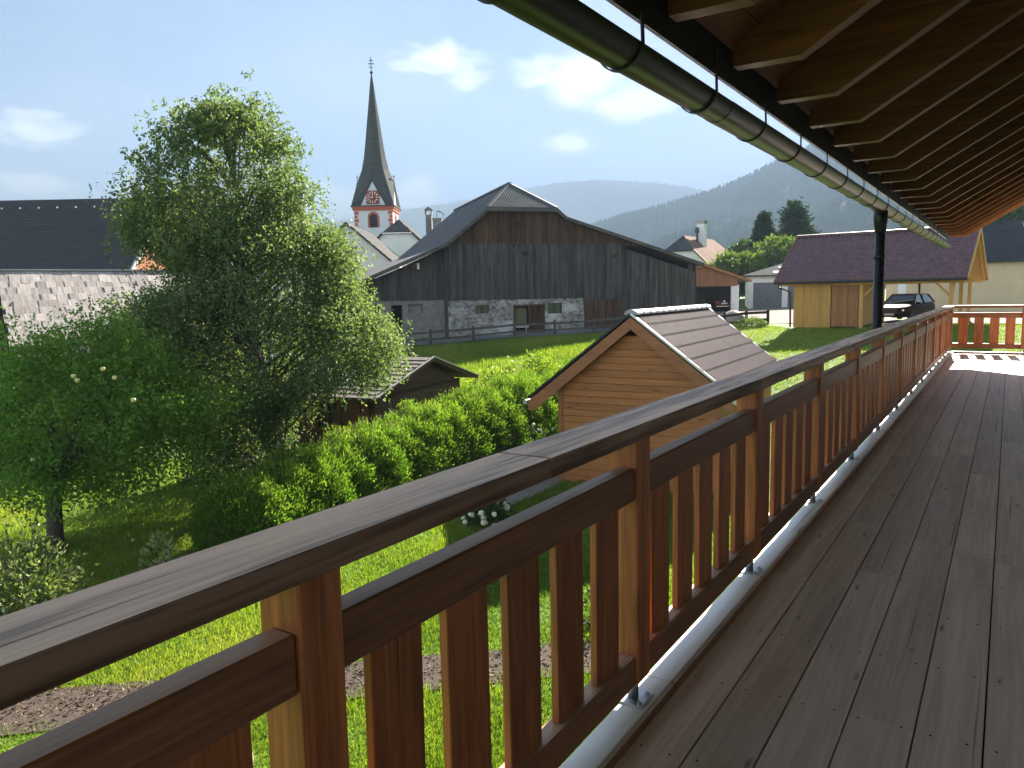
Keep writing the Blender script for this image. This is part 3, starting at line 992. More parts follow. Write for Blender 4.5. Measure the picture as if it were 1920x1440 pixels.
B.part(cr, 'star_vent', M['dark'])
for (cu, cz, r_) in ((.99, 4.2, .22), (.17, 4.74, .13), (-2.35, 6.05, .12), (7.3, 4.05, .12)):
    B.part(MB().slab([(cu + r_ * (1 + .25 * math.sin(3 * a)) * math.cos(a), -.062, cz + r_ * (1 + .2 * math.cos(2 * a)) * math.sin(a)) for a in np.linspace(0, 2 * math.pi, 11)[:-1]], (0, .02, 0)), 'vent_hole', M['dark'])
w_ = B.part(MB().box(-6.32, -5.83, .27, .3, 3.28, 3.71), 'window_pane', M['glass'])
B.sub(MB().box(-6.36, -6.30, .24, .29, 3.24, 3.75).box(-5.85, -5.79, .24, .29, 3.24, 3.75).box(-6.3, -5.85, .24, .29, 3.24, 3.29).box(-6.3, -5.85, .24, .29, 3.7, 3.75), 'window_frame', M['oldbrown'], w_)
B.sub(MB().box(-6.05, -5.9, .255, .28, 3.3, 3.68), 'white_sash', M['plaster'], w_)
yf, yb_ = -.55, 19.0
rz_ = 9.0
zl = lambda u: 4.9 + .804 * (u + 4.3)
zr2 = lambda u: 9.0 - .857 * (u - .8)
hu0, hu1, hz_ = -1.6, 3.05, 7.07
th_ = (0, 0, -.2)
B.part(MB().slab([(-4.3, yf, 4.9), (hu0, yf, hz_), (.8, 2.6, rz_), (.8, yb_, rz_), (-4.3, yb_, 4.9)], th_), 'roof_plane', M['barnroof'])
B.part(MB().slab([(hu1, yf, hz_), (3.65, yf, 6.56), (3.65, yb_, 6.56), (.8, yb_, rz_), (.8, 2.6, rz_)], th_), 'roof_plane', M['barnroof'])
B.part(MB().slab([(-9.95, yf, 2.53), (-4.3, yf, 4.9), (-4.3, yb_, 4.9), (-9.95, yb_, 2.53)], th_), 'roof_plane', M['barnroof'])
B.part(MB().slab([(3.65, yf, 6.56), (13.75, yf, 3.52), (13.75, yb_, 3.52), (3.65, yb_, 6.56)], th_), 'roof_plane', M['barnroof'])
B.part(MB().slab([(hu0, yf, hz_), (hu1, yf, hz_), (.8, 2.6, rz_)], (0, .02, -.12)), 'half_hip', M['rib'])
rb = MB()
for i in range(1, 26):
    u = hu0 + (hu1 - hu0) * i / 26
    f_ = (u - hu0) / (.8 - hu0) if u < .8 else (hu1 - u) / (hu1 - .8)
    rb.beam((u, yf - .03, hz_ + .02), (u, yf + (2.6 - yf) * f_, hz_ + (rz_ - hz_) * f_ + .02), .07, .06)
B.part(rb, 'corrugation', M['rib'], kind='stuff')
rc = MB()
rc.beam((hu0, yf, hz_ + .03), (.8, 2.6, rz_ + .03), .22, .08)
rc.beam((hu1, yf, hz_ + .03), (.8, 2.6, rz_ + .03), .22, .08)
rc.beam((.8, 2.5, rz_ + .03), (.8, yb_, rz_ + .03), .25, .1)
B.part(rc, 'ridge_cap', M['rib'])
vb = MB()
for a, b in (((-9.95, 2.40), (-4.3, 4.77)), ((-4.3, 4.77), (hu0, 6.94)), ((hu0, 6.94), (hu1, 6.94)), ((hu1, 6.94), (3.65, 6.43)), ((3.65, 6.43), (13.75, 3.39))):
    vb.beam((a[0], yf - .03, a[1]), (b[0], yf - .03, b[1]), .05, .2)
B.part(vb, 'verge_board', M['fencegrey'])
B.part(MB().box(-9.5, -9.2, .7, 18.5, -2, 2.4).box(13.1, 13.4, .5, 18.5, -1.6, 3.4).box(-9.5, 13.4, 18.4, 18.7, -2, 3.2), 'side_wall', M['oldwood'])

# ---- church tower ---------------------------------------------------
o = pix(700, 388, 100)
B = Bld('church_tower', 'white church tower with red trim, clock and tall dark pointed spire', 'church', o, AZ - R(1), -1.0)
hw, cu, cyy = 2.43, -.03, 2.43
B.part(MB().box(cu - hw, cu + hw, 0, 2 * hw, -1, 12.75), 'tower_wall', M['church'])
B.part(MB().box(cu - hw - .18, cu + hw + .18, -.18, 2 * hw + .18, 12.62, 12.9).box(cu - hw - .3, cu + hw + .3, -.3, 2 * hw + .3, 12.9, 13.12), 'cornice', M['churchred'])
B.part(MB().box(cu - hw - .42, cu + hw + .42, -.42, 2 * hw + .42, 13.12, 13.24), 'eave', M['spire'])
z0, z1 = 13.24, 16.6
sp = MB()
dirs = [(0, -1), (1, 0), (0, 1), (-1, 0)]
cor = [(1, -1), (1, 1), (-1, 1), (-1, -1)]
C_ = [np.array([cu + c[0] * (hw + .32), cyy + c[1] * (hw + .32), z0]) for c in cor]
G_ = [np.array([cu + d_[0] * 2.38, cyy + d_[1] * 2.38, z1]) for d_ in dirs]
K_ = [np.array([cu + c[0] * 1.62, cyy + c[1] * 1.62, z1 + .1]) for c in cor]
for i in range(4):
    ga, gb = G_[i], G_[(i + 1) % 4]
    ta = np.array([cu, cyy, z0 + .15]) + np.array([dirs[i][0] * 2.45, dirs[i][1] * 2.45, 0]) + 1.62 * np.array([-dirs[i][1], dirs[i][0], 0])
    nd = dirs[(i + 1) % 4]
    tb = np.array([cu, cyy, z0 + .15]) + np.array([nd[0] * 2.45, nd[1] * 2.45, 0]) - 1.62 * np.array([-nd[1], nd[0], 0])
    sp.add([C_[i], ta, ga, K_[i], gb, tb], [(0, 1, 2), (0, 2, 3), (0, 3, 4), (0, 4, 5)])
rings = []
prev = []
for i in range(4):
    prev += [G_[i], K_[i]]
for (r_, z_) in ((1.78, 18.0), (1.42, 19.6), (1.08, 22.0), (.78, 24.45), (.5, 26.6), (.27, 28.6), (.07, 30.05)):
    cur = []
    for i in range(4):
        cur.append(np.array([cu + dirs[i][0] * r_, cyy + dirs[i][1] * r_, z_]))
        cur.append(np.array([cu + cor[i][0] * r_ * .70, cyy + cor[i][1] * r_ * .70, z_]))
    sp.add(prev + cur, [(k_, (k_ + 1) % 8, 8 + (k_ + 1) % 8, 8 + k_) for k_ in range(8)])
    prev = cur
spire = B.part(sp, 'spire', M['spire'])
fin = MB()
fin.lathe([(.05, 0), (.17, .12), (.2, .22), (.14, .36), (.05, .42)], 10, (cu, cyy, 30.0 + 1))
fin.box(cu - .045, cu + .045, cyy - .045, cyy + .045, 31.35, 33.1)
fin.box(cu - .42, cu + .42, cyy - .04, cyy + .04, 32.25, 32.34)
fin.box(cu - .26, cu + .26, cyy - .04, cyy + .04, 32.65, 32.73)
fin.box(cu - .28, cu + .28, cyy - .04, cyy + .04, 31.85, 31.92)
f_o = B.sub(fin, 'cross', M['dark'], spire)
f_o.location = (0, 0, -1)
for i in range(4):
    d_ = dirs[i]
    B.sub(MB().tube([G_[i] + np.array([0, 0, -.05]), G_[i] + np.array([d_[0] * .05, d_[1] * .05, .55])], .035, 6).lathe([(.03, .45), (.1, .53), (.1, .62), (.03, .7)], 8, tuple(G_[i])), 'finial', M['dark'], spire)
    tng = np.array([-d_[1], d_[0], 0.0])
    n_ = np.array([d_[0], d_[1], 0.0])
    base_c = np.array([cu, cyy, 0.0]) + n_ * 2.40
    ap = np.array([cu, cyy, 0.0]) + n_ * 2.36
    tri = [base_c + tng * 1.66 + (0, 0, 13.3), base_c - tng * 1.66 + (0, 0, 13.3), ap + np.array([0, 0, 16.42])]
    B.part(MB().slab(tri, -n_ * .25), 'gable_wall', M['church'])
    edge = MB()
    for q in (0, 1):
        edge.beam(tri[q] + n_ * .05, tri[2] + n_ * .05, .12, .16, n_)
    B.part(edge, 'gable_verge', M['spire'])
cl = B.part(MB().box(cu - .82, cu + .82, -.12, .06, 13.42, 15.1), 'clock_face', M['clockred'])
cc = np.array([cu, -.15, 14.26])
for h in range(12):
    a = h * math.pi / 6
    dv = np.array([math.sin(a), 0, math.cos(a)])
    pv_ = np.array([math.cos(a), 0, -math.sin(a)])
    B.sub(MB().obox(cc + dv * .62, dv * .14, pv_ * .055, (0, .025, 0)), 'hour_mark', M['clockgold'], cl)
for (a, ln, w_) in ((R(272), .40, .05), (R(4), .55, .035)):
    dv = np.array([math.sin(a), 0, math.cos(a)])
    pv_ = np.array([math.cos(a), 0, -math.sin(a)])
    B.sub(MB().obox(cc + dv * ln * .45 + (0, -.03, 0), dv * ln * .55, pv_ * w_, (0, .015, 0)), 'clock_hand', M['clockgold'], cl)


def arch(w, h, n=9):
    return [(-w, 0), (w, 0)] + [(w * math.cos(a), h + w * math.sin(a)) for a in np.linspace(0, math.pi, n)]


for i in range(4):
    d_ = dirs[i]
    tng = np.array([-d_[1], d_[0], 0.0])
    n_ = np.array([d_[0], d_[1], 0.0])
    fc = np.array([cu, cyy, 0.0]) + n_ * hw

    def P3(pts, off):
        return [fc + n_ * off + tng * p_[0] + np.array([0, 0, 10.5 + p_[1]]) for p_ in pts]
    s_ = B.part(MB().slab(P3(arch(.74, 1.25), .001), n_ * .09), 'window_surround', M['churchred'])
    B.sub(MB().slab(P3(arch(.5, 1.2), .002), n_ * .12), 'belfry_opening', M['dark'], s_)
    for sgn in (-1, 1):
        for q in range(7):
            ln = .42 if q % 2 else .56
            zq = 12.6 - .48 * (q + 1)
            c0 = fc + tng * sgn * (hw - ln / 2 + .02) + np.array([0, 0, zq + .21])
            B.part(MB().obox(c0, tng * ln / 2, n_ * .03, (0, 0, .2)), 'quoin', M['churchred'])

# ---- white houses below the tower -----------------------------------
def gable_house(name, label, origin, heading, zb, hwid, zr_, pitch, length, wallm, roofm, hip=None, eave_over=.35, front_over=.4, cat='house'):
    b = Bld(name, label, cat, origin, heading, zb)
    ze = zr_ - pitch * hwid
    if hip is None:
        b.part(MB().slab([(-hwid + .3, 0, zb), (hwid - .3, 0, zb), (hwid - .3, 0, ze + pitch * .3 - .1), (0, 0, zr_ - .15), (-hwid + .3, 0, ze + pitch * .3 - .1)], (0, .3, 0)), 'gable_wall', wallm)
    else:
        hh = (zr_ - hip) / pitch
        b.part(MB().slab([(-hwid + .3, 0, zb), (hwid - .3, 0, zb), (hwid - .3, 0, ze + pitch * .3 - .1), (hh, 0, hip - .15), (-hh, 0, hip - .15), (-hwid + .3, 0, ze + pitch * .3 - .1)], (0, .3, 0)), 'gable_wall', wallm)
    b.part(MB().box(-hwid + .3, -hwid + .6, .31, length - .3, zb, ze + .1).box(hwid - .6, hwid - .3, .31, length - .3, zb, ze + .1), 'side_wall', wallm)
    b.part(MB().slab([(-hwid + .3, length - .3, zb), (hwid - .3, length - .3, zb), (hwid - .3, length - .3, ze + .05), (0, length - .3, zr_ - .15), (-hwid + .3, length - .3, ze + .05)], (0, .25, 0)), 'gable_wall', wallm)
    for s_ in (-1, 1):
        if hip is None:
            poly = [(0, -front_over, zr_), (s_ * hwid, -front_over, ze), (s_ * hwid, length, ze), (0, length, zr_)]
        else:
            hh = (zr_ - hip) / pitch
            poly = [(0, hh * .9, zr_), (s_ * hh, -front_over, hip), (s_ * hwid, -front_over, ze), (s_ * hwid, length, ze), (0, length, zr_)]
        b.part(MB().slab(poly, (0, 0, -.16)), 'roof_plane', roofm)
    if hip is not None:
        hh = (zr_ - hip) / pitch
        b.part(MB().slab([(-hh, -front_over, hip), (hh, -front_over, hip), (0, hh * .9, zr_)], (0, .02, -.12)), 'half_hip', roofm)
        b.part(MB().box(-hh, hh, -front_over - .06, -front_over + .02, hip - .12, hip - .02), 'hip_gutter', M['whitemetal'])
    vb_ = MB()
    for s_ in (-1, 1):
        st = (0, zr_) if hip is None else (s_ * (zr_ - hip) / pitch, hip)
        vb_.beam((st[0], -front_over - .03, st[1] - .06), (s_ * hwid, -front_over - .03, ze - .06), .05, .2)
    b.part(vb_, 'verge_board', M['oldwood'])
    # course battens make the roof read as laid in rows
    rows = MB()
    n = int(hwid / .45)
    for s_ in (-1, 1):
        for k_ in range(1, n):
            u = s_ * hwid * k_ / n
            z = zr_ - pitch * abs(u)
            y0 = -front_over + .02
            if hip is not None and z > hip:
                y0 = max(y0, (z - hip) / (zr_ - hip) * (zr_ - hip) / pitch * .9)
            rows.beam((u, y0, z + .012), (u, length - .02, z + .012), .05, .03)
    b.part(rows, 'roof_course', roofm, kind='stuff')
    return b


A_ = gable_house('white_house', 'white gabled house half hidden by the birch, nearest below the church', pix(650, 419, 72), AZ, -1.2, 4.7, 8.5, .88, 13, M['plaster'], M['roofgrey'])
A_.part(MB().box(.3, .9, -.05, .05, 5.4, 6.3), 'attic_window', M['glass'])
A_.part(MB().tube([(4.72, -.45, 4.33), (4.72, 13, 4.33)], .09, 8), 'eave_gutter', M['whitemetal'])
o = pix(745, 436, 88)
Bh = gable_house('white_house', 'white house with half hipped grey roof directly right of the church tower', o, AZ, -1.0, 5.6, 10.45, 1.0, 14, M['plaster'], M['roofgrey'], hip=8.8)
ch1 = Bh.part(MB().box(2.75, 3.45, 4.6, 5.4, 6.5, 11.2), 'chimney', M['brick'])
Bh.sub(MB().box(2.7, 2.85, 4.55, 5.45, 11.2, 11.75).box(3.35, 3.5, 4.55, 5.45, 11.2, 11.75).slab([(2.6, 4.5, 11.75), (3.1, 4.5, 12.15), (3.6, 4.5, 11.75)], (0, 1.0, 0)), 'chimney_cap', M['brick'], ch1)
ch2 = Bh.part(MB().box(3.65, 4.65, 3.9, 4.8, 5.5, 10.55), 'chimney', M['concrete'])
Bh.sub(MB().box(3.58, 4.72, 3.83, 4.87, 10.55, 10.72), 'chimney_cap', M['concrete'], ch2)
cv = MB()
pts = [(4.0 + .95 * math.sin(a) * 1.0, 11.05 + .5 * math.cos(a)) for a in np.linspace(.2, 1.5, 7)]
for p_, q_ in zip(pts[:-1], pts[1:]):
    cv.beam((p_[0], 4.3, p_[1]), (q_[0], 4.3, q_[1]), .7, .06, (0, 0, 1))
cv.tube([(4.1, 4.3, 10.7), (4.1, 4.3, 11.5)], .03, 6).tube([(4.85, 4.3, 10.7), (4.85, 4.3, 11.2)], .03, 6)
Bh.sub(cv, 'curved_cowl', M['darkroof'], ch2)
ch3 = Bh.part(MB().box(5.75, 6.75, 7, 8, 5.5, 10.6).box(5.65, 6.85, 6.9, 8.1, 10.6, 10.85), 'chimney', M['brick'])

# ---- big slate roofed barn, far left --------------------------------
o = pix(331, 371, 55)
B = Bld('slate_barn', 'barn with huge dark slate roof and orange plank gable on the left', 'barn', o, AZ, -1.6)
ru, rz_, sl_ = -2.84, 8.87, .795
hy = 2.0
hz_ = rz_ - sl_ * hy
ey = 7.6
for s_ in (-1, 1):
    B.part(MB().slab([(-27, 0, rz_), (ru, 0, rz_), (-.5, s_ * hy, hz_), (-.3, s_ * ey, rz_ - sl_ * ey), (-27, s_ * ey, rz_ - sl_ * ey)], (0, 0, -.2)), 'roof_plane', M['slate'])
    B.part(MB().beam((-.45, s_ * hy, hz_ - .05), (-.25, s_ * ey, rz_ - sl_ * ey - .05), .12, .34), 'verge_board', M['greyplank'])
B.part(MB().slab([(ru, 0, rz_), (-.5, -hy, hz_), (-.5, hy, hz_)], (-.02, 0, -.15)), 'half_hip', M['slate'])
rows = MB()
for k_ in range(1, 26):
    y_ = -ey * k_ / 26
    z_ = rz_ + sl_ * y_
    rows.beam((-27, y_, z_ + .01), (ru + (2.3 * min(1, -y_ / hy)) - .06, y_, z_ + .01), .05, .03)
B.part(rows, 'roof_course', M['slate'], kind='stuff')
sg = MB()
for k_ in range(9):
    sg.box(-14.3 + k_ * 1.28, -14.22 + k_ * 1.28, -.95, -.75, rz_ - .72, rz_ - .6)
B.part(sg, 'snow_guard', M['whitemetal'], kind='stuff')
pl = MB()
for k_ in range(60):
    y_ = -6.4 + k_ * .215
    zt_ = min(rz_ - sl_ * abs(y_ + .1) - .25, hz_ - .1)
    pl.slab([(-1.1 + random.uniform(0, .02), y_, -1.6), (-1.1, y_ + .205, -1.6), (-1.1, y_ + .205, zt_), (-1.1, y_, zt_)], (-.03, 0, 0))
B.part(pl, 'gable_cladding', M['redplank'], kind='stuff')
B.part(MB().slab([(-1.06, -3.85 + .42 * math.cos(a), 4.75 + .42 * math.sin(a)) for a in np.linspace(0, 2 * math.pi, 13)[:-1]], (.03, 0, 0)), 'round_opening', M['dark'])
B.part(MB().box(-26.5, -1.2, -6.4, -6.1, -1.6, 3.7).box(-26.5, -1.2, 6.1, 6.4, -1.6, 3.7).box(-26.5, -26.2, -6.1, 6.1, -1.6, 3.7), 'side_wall', M['oldbrown'])

# ---- shingle roofed old building, left ------------------------------
o = pix(165, 505, 30)
B = Bld('shingled_barn', 'low old barn roofed with silvery grey wooden shingles on the left', 'barn', o, AZ + R(36), -2.9)
u0, u1, rz_, sl_ = -3.0, 5.6, 2.86, .535
cs = math.cos(math.atan(sl_))
B.part(MB().slab([(u0, 0, rz_ - .06), (u1, 0, rz_ - .06), (u1, -5.3, rz_ - .06 - 5.3 * sl_), (u0, -5.3, rz_ - .06 - 5.3 * sl_)], (0, 0, -.08)).slab([(u0, 0, rz_ - .06), (u1, 0, rz_ - .06), (u1, 5.3, rz_ - .06 - 5.3 * sl_), (u0, 5.3, rz_ - .06 - 5.3 * sl_)], (0, 0, -.08)), 'roof_plane', M['oldwood'])
roofp = B.part(MB().box(u0 - .05, u1, -.16, .02, rz_ + .0, rz_ + .05), 'ridge_board', M['greyplank'])
smesh = [MB().box(-w / 2, w / 2, -.3, .3, -.011, .011).mesh('shingle', M['shingle']) for w in (.24, .29, .34, .39, .30, .27)]
ang = math.atan(sl_)
ns = 0
for row in range(12):
    y_ = -.22 - row * .43
    u = u0 - .03 + random.uniform(0, .15)
    while u < u1:
        k_ = random.randrange(6)
        w = (.24, .29, .34, .39, .30, .27)[k_]
        if ns < 298:
            link('shingle', smesh[k_], B.root, (u + w / 2, y_ + random.uniform(-.025, .025), rz_ + y_ * sl_ - .005 + random.uniform(0, .018) - B.zb), (ang + R(2.0) + random.uniform(-.012, .012), random.uniform(-.015, .015), random.uniform(-.012, .012)))
            ns += 1
        u += w + .006
B.part(MB().slab([(u0 + .5, -4.7, -2.9), (u0 + .5, 4.7, -2.9), (u0 + .5, 4.7, rz_ - 4.7 * sl_ - .2), (u0 + .5, 0, rz_ - .25), (u0 + .5, -4.7, rz_ - 4.7 * sl_ - .2)], (.2, 0, 0)), 'gable_wall', M['oldbrown'])
B.part(MB().box(u0 + .5, u1 - .4, -4.7, -4.5, -2.9, rz_ - 4.7 * sl_ - .2).box(u0 + .7, u1 - .4, 4.5, 4.7, -2.9, rz_ - 4.7 * sl_ - .2).box(u1 - .6, u1 - .4, -4.5, 4.5, -2.9, .4), 'side_wall', M['oldbrown'])

# ---- dark log cabin behind the hedge --------------------------------
o = pix(700, 745, 20)
B = Bld('log_cabin', 'small dark brown garden cabin with low gable roof behind the hedge', 'cabin', o, AZ + R(64.5), -2.95)
gw, dep = 4.6, 3.6                         # gable along local x, front (window) wall at x=0 running along +y
za, ze = -.16, -1.0
log = MB()
z = -2.95
while z < -1.05:
    log.box(.0, gw, -.02, .1, z + .004, z + .128)
    z += .132
log.slab([(0, -.02, -1.05), (gw, -.02, -1.05), (gw / 2 + .35, -.02, za - .12)], (0, .12, 0))
B.part(log, 'gable_wall', M['cabin'])
fw = wall_open(MB(), .12, dep, -2.95, -1.0, [(1.05, 1.85, -1.95, -1.12)], 0, .1)
fo = B.part(fw, 'front_wall', M['cabinred'])
fo.rotation_euler = (0, 0, R(90))
fo.location = (0, 0, -B.zb)
for (a, b, c, d_) in ((1.05, 1.85, -1.95, -1.12),):
    w_ = B.part(MB().box(-.06, -.04, a, b, c, d_), 'window_pane', M['glass'])
    q = MB()
    for (p0, p1, p2, p3) in ((a - .05, a + .05, c - .05, d_ + .05), (b - .05, b + .05, c - .05, d_ + .05), (a + .05, b - .05, c - .05, c + .05), (a + .05, b - .05, d_ - .05, d_ + .05), ((a + b) / 2 - .025, (a + b) / 2 + .025, c + .05, d_ - .05), (a + .05, (a + b) / 2 - .025, c + .38, c + .42), ((a + b) / 2 + .025, b - .05, c + .38, c + .42)):
        q.box(-.135, -.065, p0, p1, p2, p3)
    B.sub(q, 'window_frame', M['cabinred'], w_)
for yy_ in (.62, 2.2):
    B.part(MB().box(-.16, -.105, yy_ - .28, yy_ + .1, -2.0, -1.08), 'shutter', M['cabinred'])
B.part(MB().box(.05, gw - .05, dep - .1, dep, -2.95, -1.0).box(gw - .1, gw, .1, dep - .1, -2.95, -1.0), 'rear_wall', M['cabin'])
for (xa, xb, za_, zb2) in ((-.28, gw / 2 + .35, ze, za), (gw / 2 + .35, gw + .75, za, ze + .02)):
    B.part(MB().slab([(xa, -.25, za_), (xb, -.25, zb2), (xb, dep + .25, zb2), (xa, dep + .25, za_)], (0, 0, -.06)), 'roof_plane', M['roofgrey'])
    B.part(MB().beam((xa, -.27, za_ - .03), (xb, -.27, zb2 - .03), .04, .13), 'barge_board', M['cabin'])
    B.part(MB().beam((xa, -.29, za_ + .035), (xb, -.29, zb2 + .035), .05, .025), 'verge_flashing', M['whitemetal'])
shg = MB()
nr_ = 11
for k_ in range(nr_):
    f0_, f1_ = k_ / nr_, (k_ + 1) / nr_
    x0_, x1_ = -.3 + (gw / 2 + .65) * f0_, -.3 + (gw / 2 + .65) * f1_
    zz0, zz1 = ze + (za - ze) * f0_, ze + (za - ze) * f1_
    y_ = -.24 + random.uniform(0, .1)
    while y_ < dep + .2:
        w = random.uniform(.22, .34)
        shg.slab([(x0_ - .02, y_, zz0 + .028), (x0_ - .02, min(y_ + w, dep + .24), zz0 + .028), (x1_, min(y_ + w, dep + .24), zz1 + .008), (x1_, y_, zz1 + .008)], (0, 0, -.012))
        y_ += w + .012
B.part(shg, 'roof_shingle', plain('brown_bitumen_shingle', (.11, .085, .075), .85, 0, .4, 5, .3), kind='stuff')

# ---- new larch tool shed below the balcony --------------------------
o = pix(1183, 590, 17.6)
B = Bld('garden_shed', 'new larch tool shed with shiny brown metal tile roof', 'shed', o, R(2.92), -3.08)
zr_, pt, LL = 1.10, .765, 6.17
lr, rr_ = 2.70, 2.353
hw_ = 1.95
y = .28
z = -3.02
while z < zr_ - .45:
    z1_ = z + .165
    c0, c1 = min(hw_, (zr_ - .30 - z) / pt), min(hw_, (zr_ - .30 - z1_) / pt)
    if c1 < .05:
        break
    B.part(MB().slab([(-c0, y, z + .004), (c0, y, z + .004), (c1, y, z1_ - .004), (-c1, y, z1_ - .004)], (0, .025, 0)), 'wall_board', M['shedwood'])
    z = z1_
z = -3.02
while z < -.6:
    for s_ in (-1, 1):
        B.part(MB().box(s_ * hw_ - .0125, s_ * hw_ + .0125, y + .03, LL - .3, z + .004, z + .161), 'wall_board', M['shedwood'])
    z += .165
B.part(MB().box(-hw_ + .03, hw_ - .03, LL - .35, LL - .3, -3.02, -.5).slab([(-hw_ + .03, LL - .35, -.5), (hw_ - .03, LL - .35, -.5), (0, LL - .35, zr_ - .35)], (0, .05, 0)), 'rear_wall', M['shedwood'])
B.part(MB().box(-hw_ - .4, hw_ + .3, y - .05, LL - .1, -3.12, -3.02), 'plinth', M['concrete'])
for s_ in (-1, 1):
    B.part(MB().box(s_ * hw_ - .055, s_ * hw_ + .055, y - .03, y + .06, -3.02, -.47), 'corner_board', M['shedtrim'])
for s_, rn in ((-1, lr), (1, rr_)):
    ze_ = zr_ - pt * rn
    B.part(MB().slab([(0, .02, zr_ - .06), (s_ * rn, .02, ze_ - .06), (s_ * rn, LL - .02, ze_ - .06), (0, LL - .02, zr_ - .06)], (0, 0, -.05)), 'roof_boarding', M['shedtrim'])
    B.part(MB().slab([(0, -.03, zr_ - .05), (s_ * rn, -.03, ze_ - .05), (s_ * rn, -.03, ze_ - .27), (s_ * (rn - .12), -.03, ze_ - .31), (0, -.03, zr_ - .33)], (0, .045, 0)), 'barge_board', M['shedtrim'])
    B.part(MB().slab([(0, LL - .01, zr_ - .05), (s_ * rn, LL - .01, ze_ - .05), (s_ * rn, LL - .01, ze_ - .27), (0, LL - .01, zr_ - .33)], (0, .045, 0)), 'barge_board', M['shedtrim'])
    # metal tile courses
    nc = 7
    nwv, sm = 27, 6
    for c_ in range(nc):
        a_, b_ = rn * c_ / nc, rn * (c_ + 1) / nc + .02
        cv_ = MB()
        vs, fs = [], []
        for (ru_, lift) in ((a_, .008), (b_, .055)):
            for k_ in range(nwv * sm + 1):
                yv = .0 + LL * k_ / (nwv * sm)
                ph = 2 * math.pi * (k_ % sm) / sm
                hgt = (.034, .034, .020, .0, .0, .012)[k_ % sm]
                vs.append((s_ * ru_, yv, zr_ - pt * ru_ + lift + hgt))
        for k_ in range(nwv * sm + 1):
            yv = LL * k_ / (nwv * sm)
            ph = 2 * math.pi * (k_ % sm) / sm
            vs.append((s_ * b_, yv, zr_ - pt * b_ + .0 + (.03, .03, .016, -.004, -.004, .008)[k_ % sm]))
        n_ = nwv * sm + 1
        for r_ in range(2):
            fs += [(r_ * n_ + k_, r_ * n_ + k_ + 1, (r_ + 1) * n_ + k_ + 1, (r_ + 1) * n_ + k_) for k_ in range(n_ - 1)]
        cv_.add(vs, fs)
        B.part(cv_, 'tile_course', M['metaltile'])
    for yv in (-.02, LL + .0):
        B.part(MB().beam((0, yv, zr_ + .03), (s_ * rn, yv, ze_ + .03), .06, .05), 'verge_flashing', M['whitemetal'] if s_ > 0 else M['drip'])
    gx_ = s_ * (rn + .06)
    B.part(MB().tube([(gx_, -.08, ze_ - .07), (gx_, LL + .05, ze_ - .07)], .06, 12), 'eave_gutter', M['drip'], smooth=False)
    B.part(MB().tube([(gx_, -.10, ze_ - .07), (gx_, -.07, ze_ - .07)], .062, 12), 'gutter_end', M['whitemetal'])
ncap = 13
cme = MB()
prof_ = [(.155 * math.cos(a), .115 * math.sin(a) - .03) for a in np.linspace(0, math.pi, 9)]
nn = len(prof_)
for yv, s_ in ((0, 1.08), (.06, 1.08), (.07, 1.0), (LL / ncap + .03, .92)):
    cme.v += [(p_[0] * s_, yv, p_[1] * s_) for p_ in prof_]
for r_ in range(3):
    cme.f += [(r_ * nn + k_, r_ * nn + k_ + 1, (r_ + 1) * nn + k_ + 1, (r_ + 1) * nn + k_) for k_ in range(nn - 1)]
cme.f.append(tuple(range(nn)))
cap = cme.mesh('ridge_cap', M['ridgecap'])
for k_ in range(ncap):
    link('ridge_cap', cap, B.root, (0, k_ * LL / ncap, zr_ + .035 - B.zb))

# ---- carport with plum tiled roof -----------------------------------
o = pix(1487, 612, 40)
B = Bld('carport', 'yellow timber carport with plum coloured tiled saddle roof', 'carport', o, R(-5), -.42)
eu0, eu1, rz_, ez, ry = -.83, 7.85, 4.42, 2.02, 3.0
wv = MB()
planks_v(wv, 0, 1.84, lambda u: -.36, lambda u: 1.93, 0, .125, .03, .02)
B.part(wv, 'plank_wall', M['yellowplank'], kind='stuff', label='honey yellow upright planks')
wv = MB()
planks_v(wv, 1.86, 3.1, lambda u: -.3, lambda u: 1.93, .06, .115, .03, .015)
B.part(wv, 'plank_wall', M['brownplank'], kind='stuff', label='orange brown upright planks')
B.part(MB().box(2.55, 2.6, .0, .06, -.3, 1.93), 'wall_batten', M['shedtrim'])
B.part(MB().box(.02, .07, .05, 5.9, -.36, 1.9).box(3.03, 3.08, .1, 5.9, -.3, 1.9).box(.08, 3.02, 5.85, 5.9, -.3, 1.9), 'side_wall', M['yellowplank'])
for (pu, py_) in ((3.28, .05), (7.15, .08), (7.15, 3.0), (7.15, 5.9)):
    B.part(MB().box(pu - .08, pu + .08, py_ - .08, py_ + .08, -.34, 1.75), 'post', M['yellowplank'])
    B.part(MB().box(pu - .05, pu + .05, py_ - .05, py_ + .05, -.45, -.34), 'post_foot', M['galv'])
for (u_, s_) in ((7.15, -1), (3.28, 1)):
    B.part(MB().beam((u_, .08, 1.1), (u_ + s_ * .65, .08, 1.78), .1, .1, (0, 1, 0)), 'brace', M['yellowplank'])
B.part(MB().beam((7.15, .12, 1.1), (7.15, .8, 1.78), .1, .1, (1, 0, 0)), 'brace', M['yellowplank'])
for y_ in (.08, 3.0, 5.9):
    B.part(MB().box(eu0 + .2, eu1 - .15, y_ - .07, y_ + .07, 1.76, 1.94), 'eave_beam', M['yellowbeam'])
B.part(MB().box(7.08, 7.22, .15, 5.83, 1.78, 1.95), 'tie_beam', M['yellowbeam'])
pt = (rz_ - ez) / 3.5
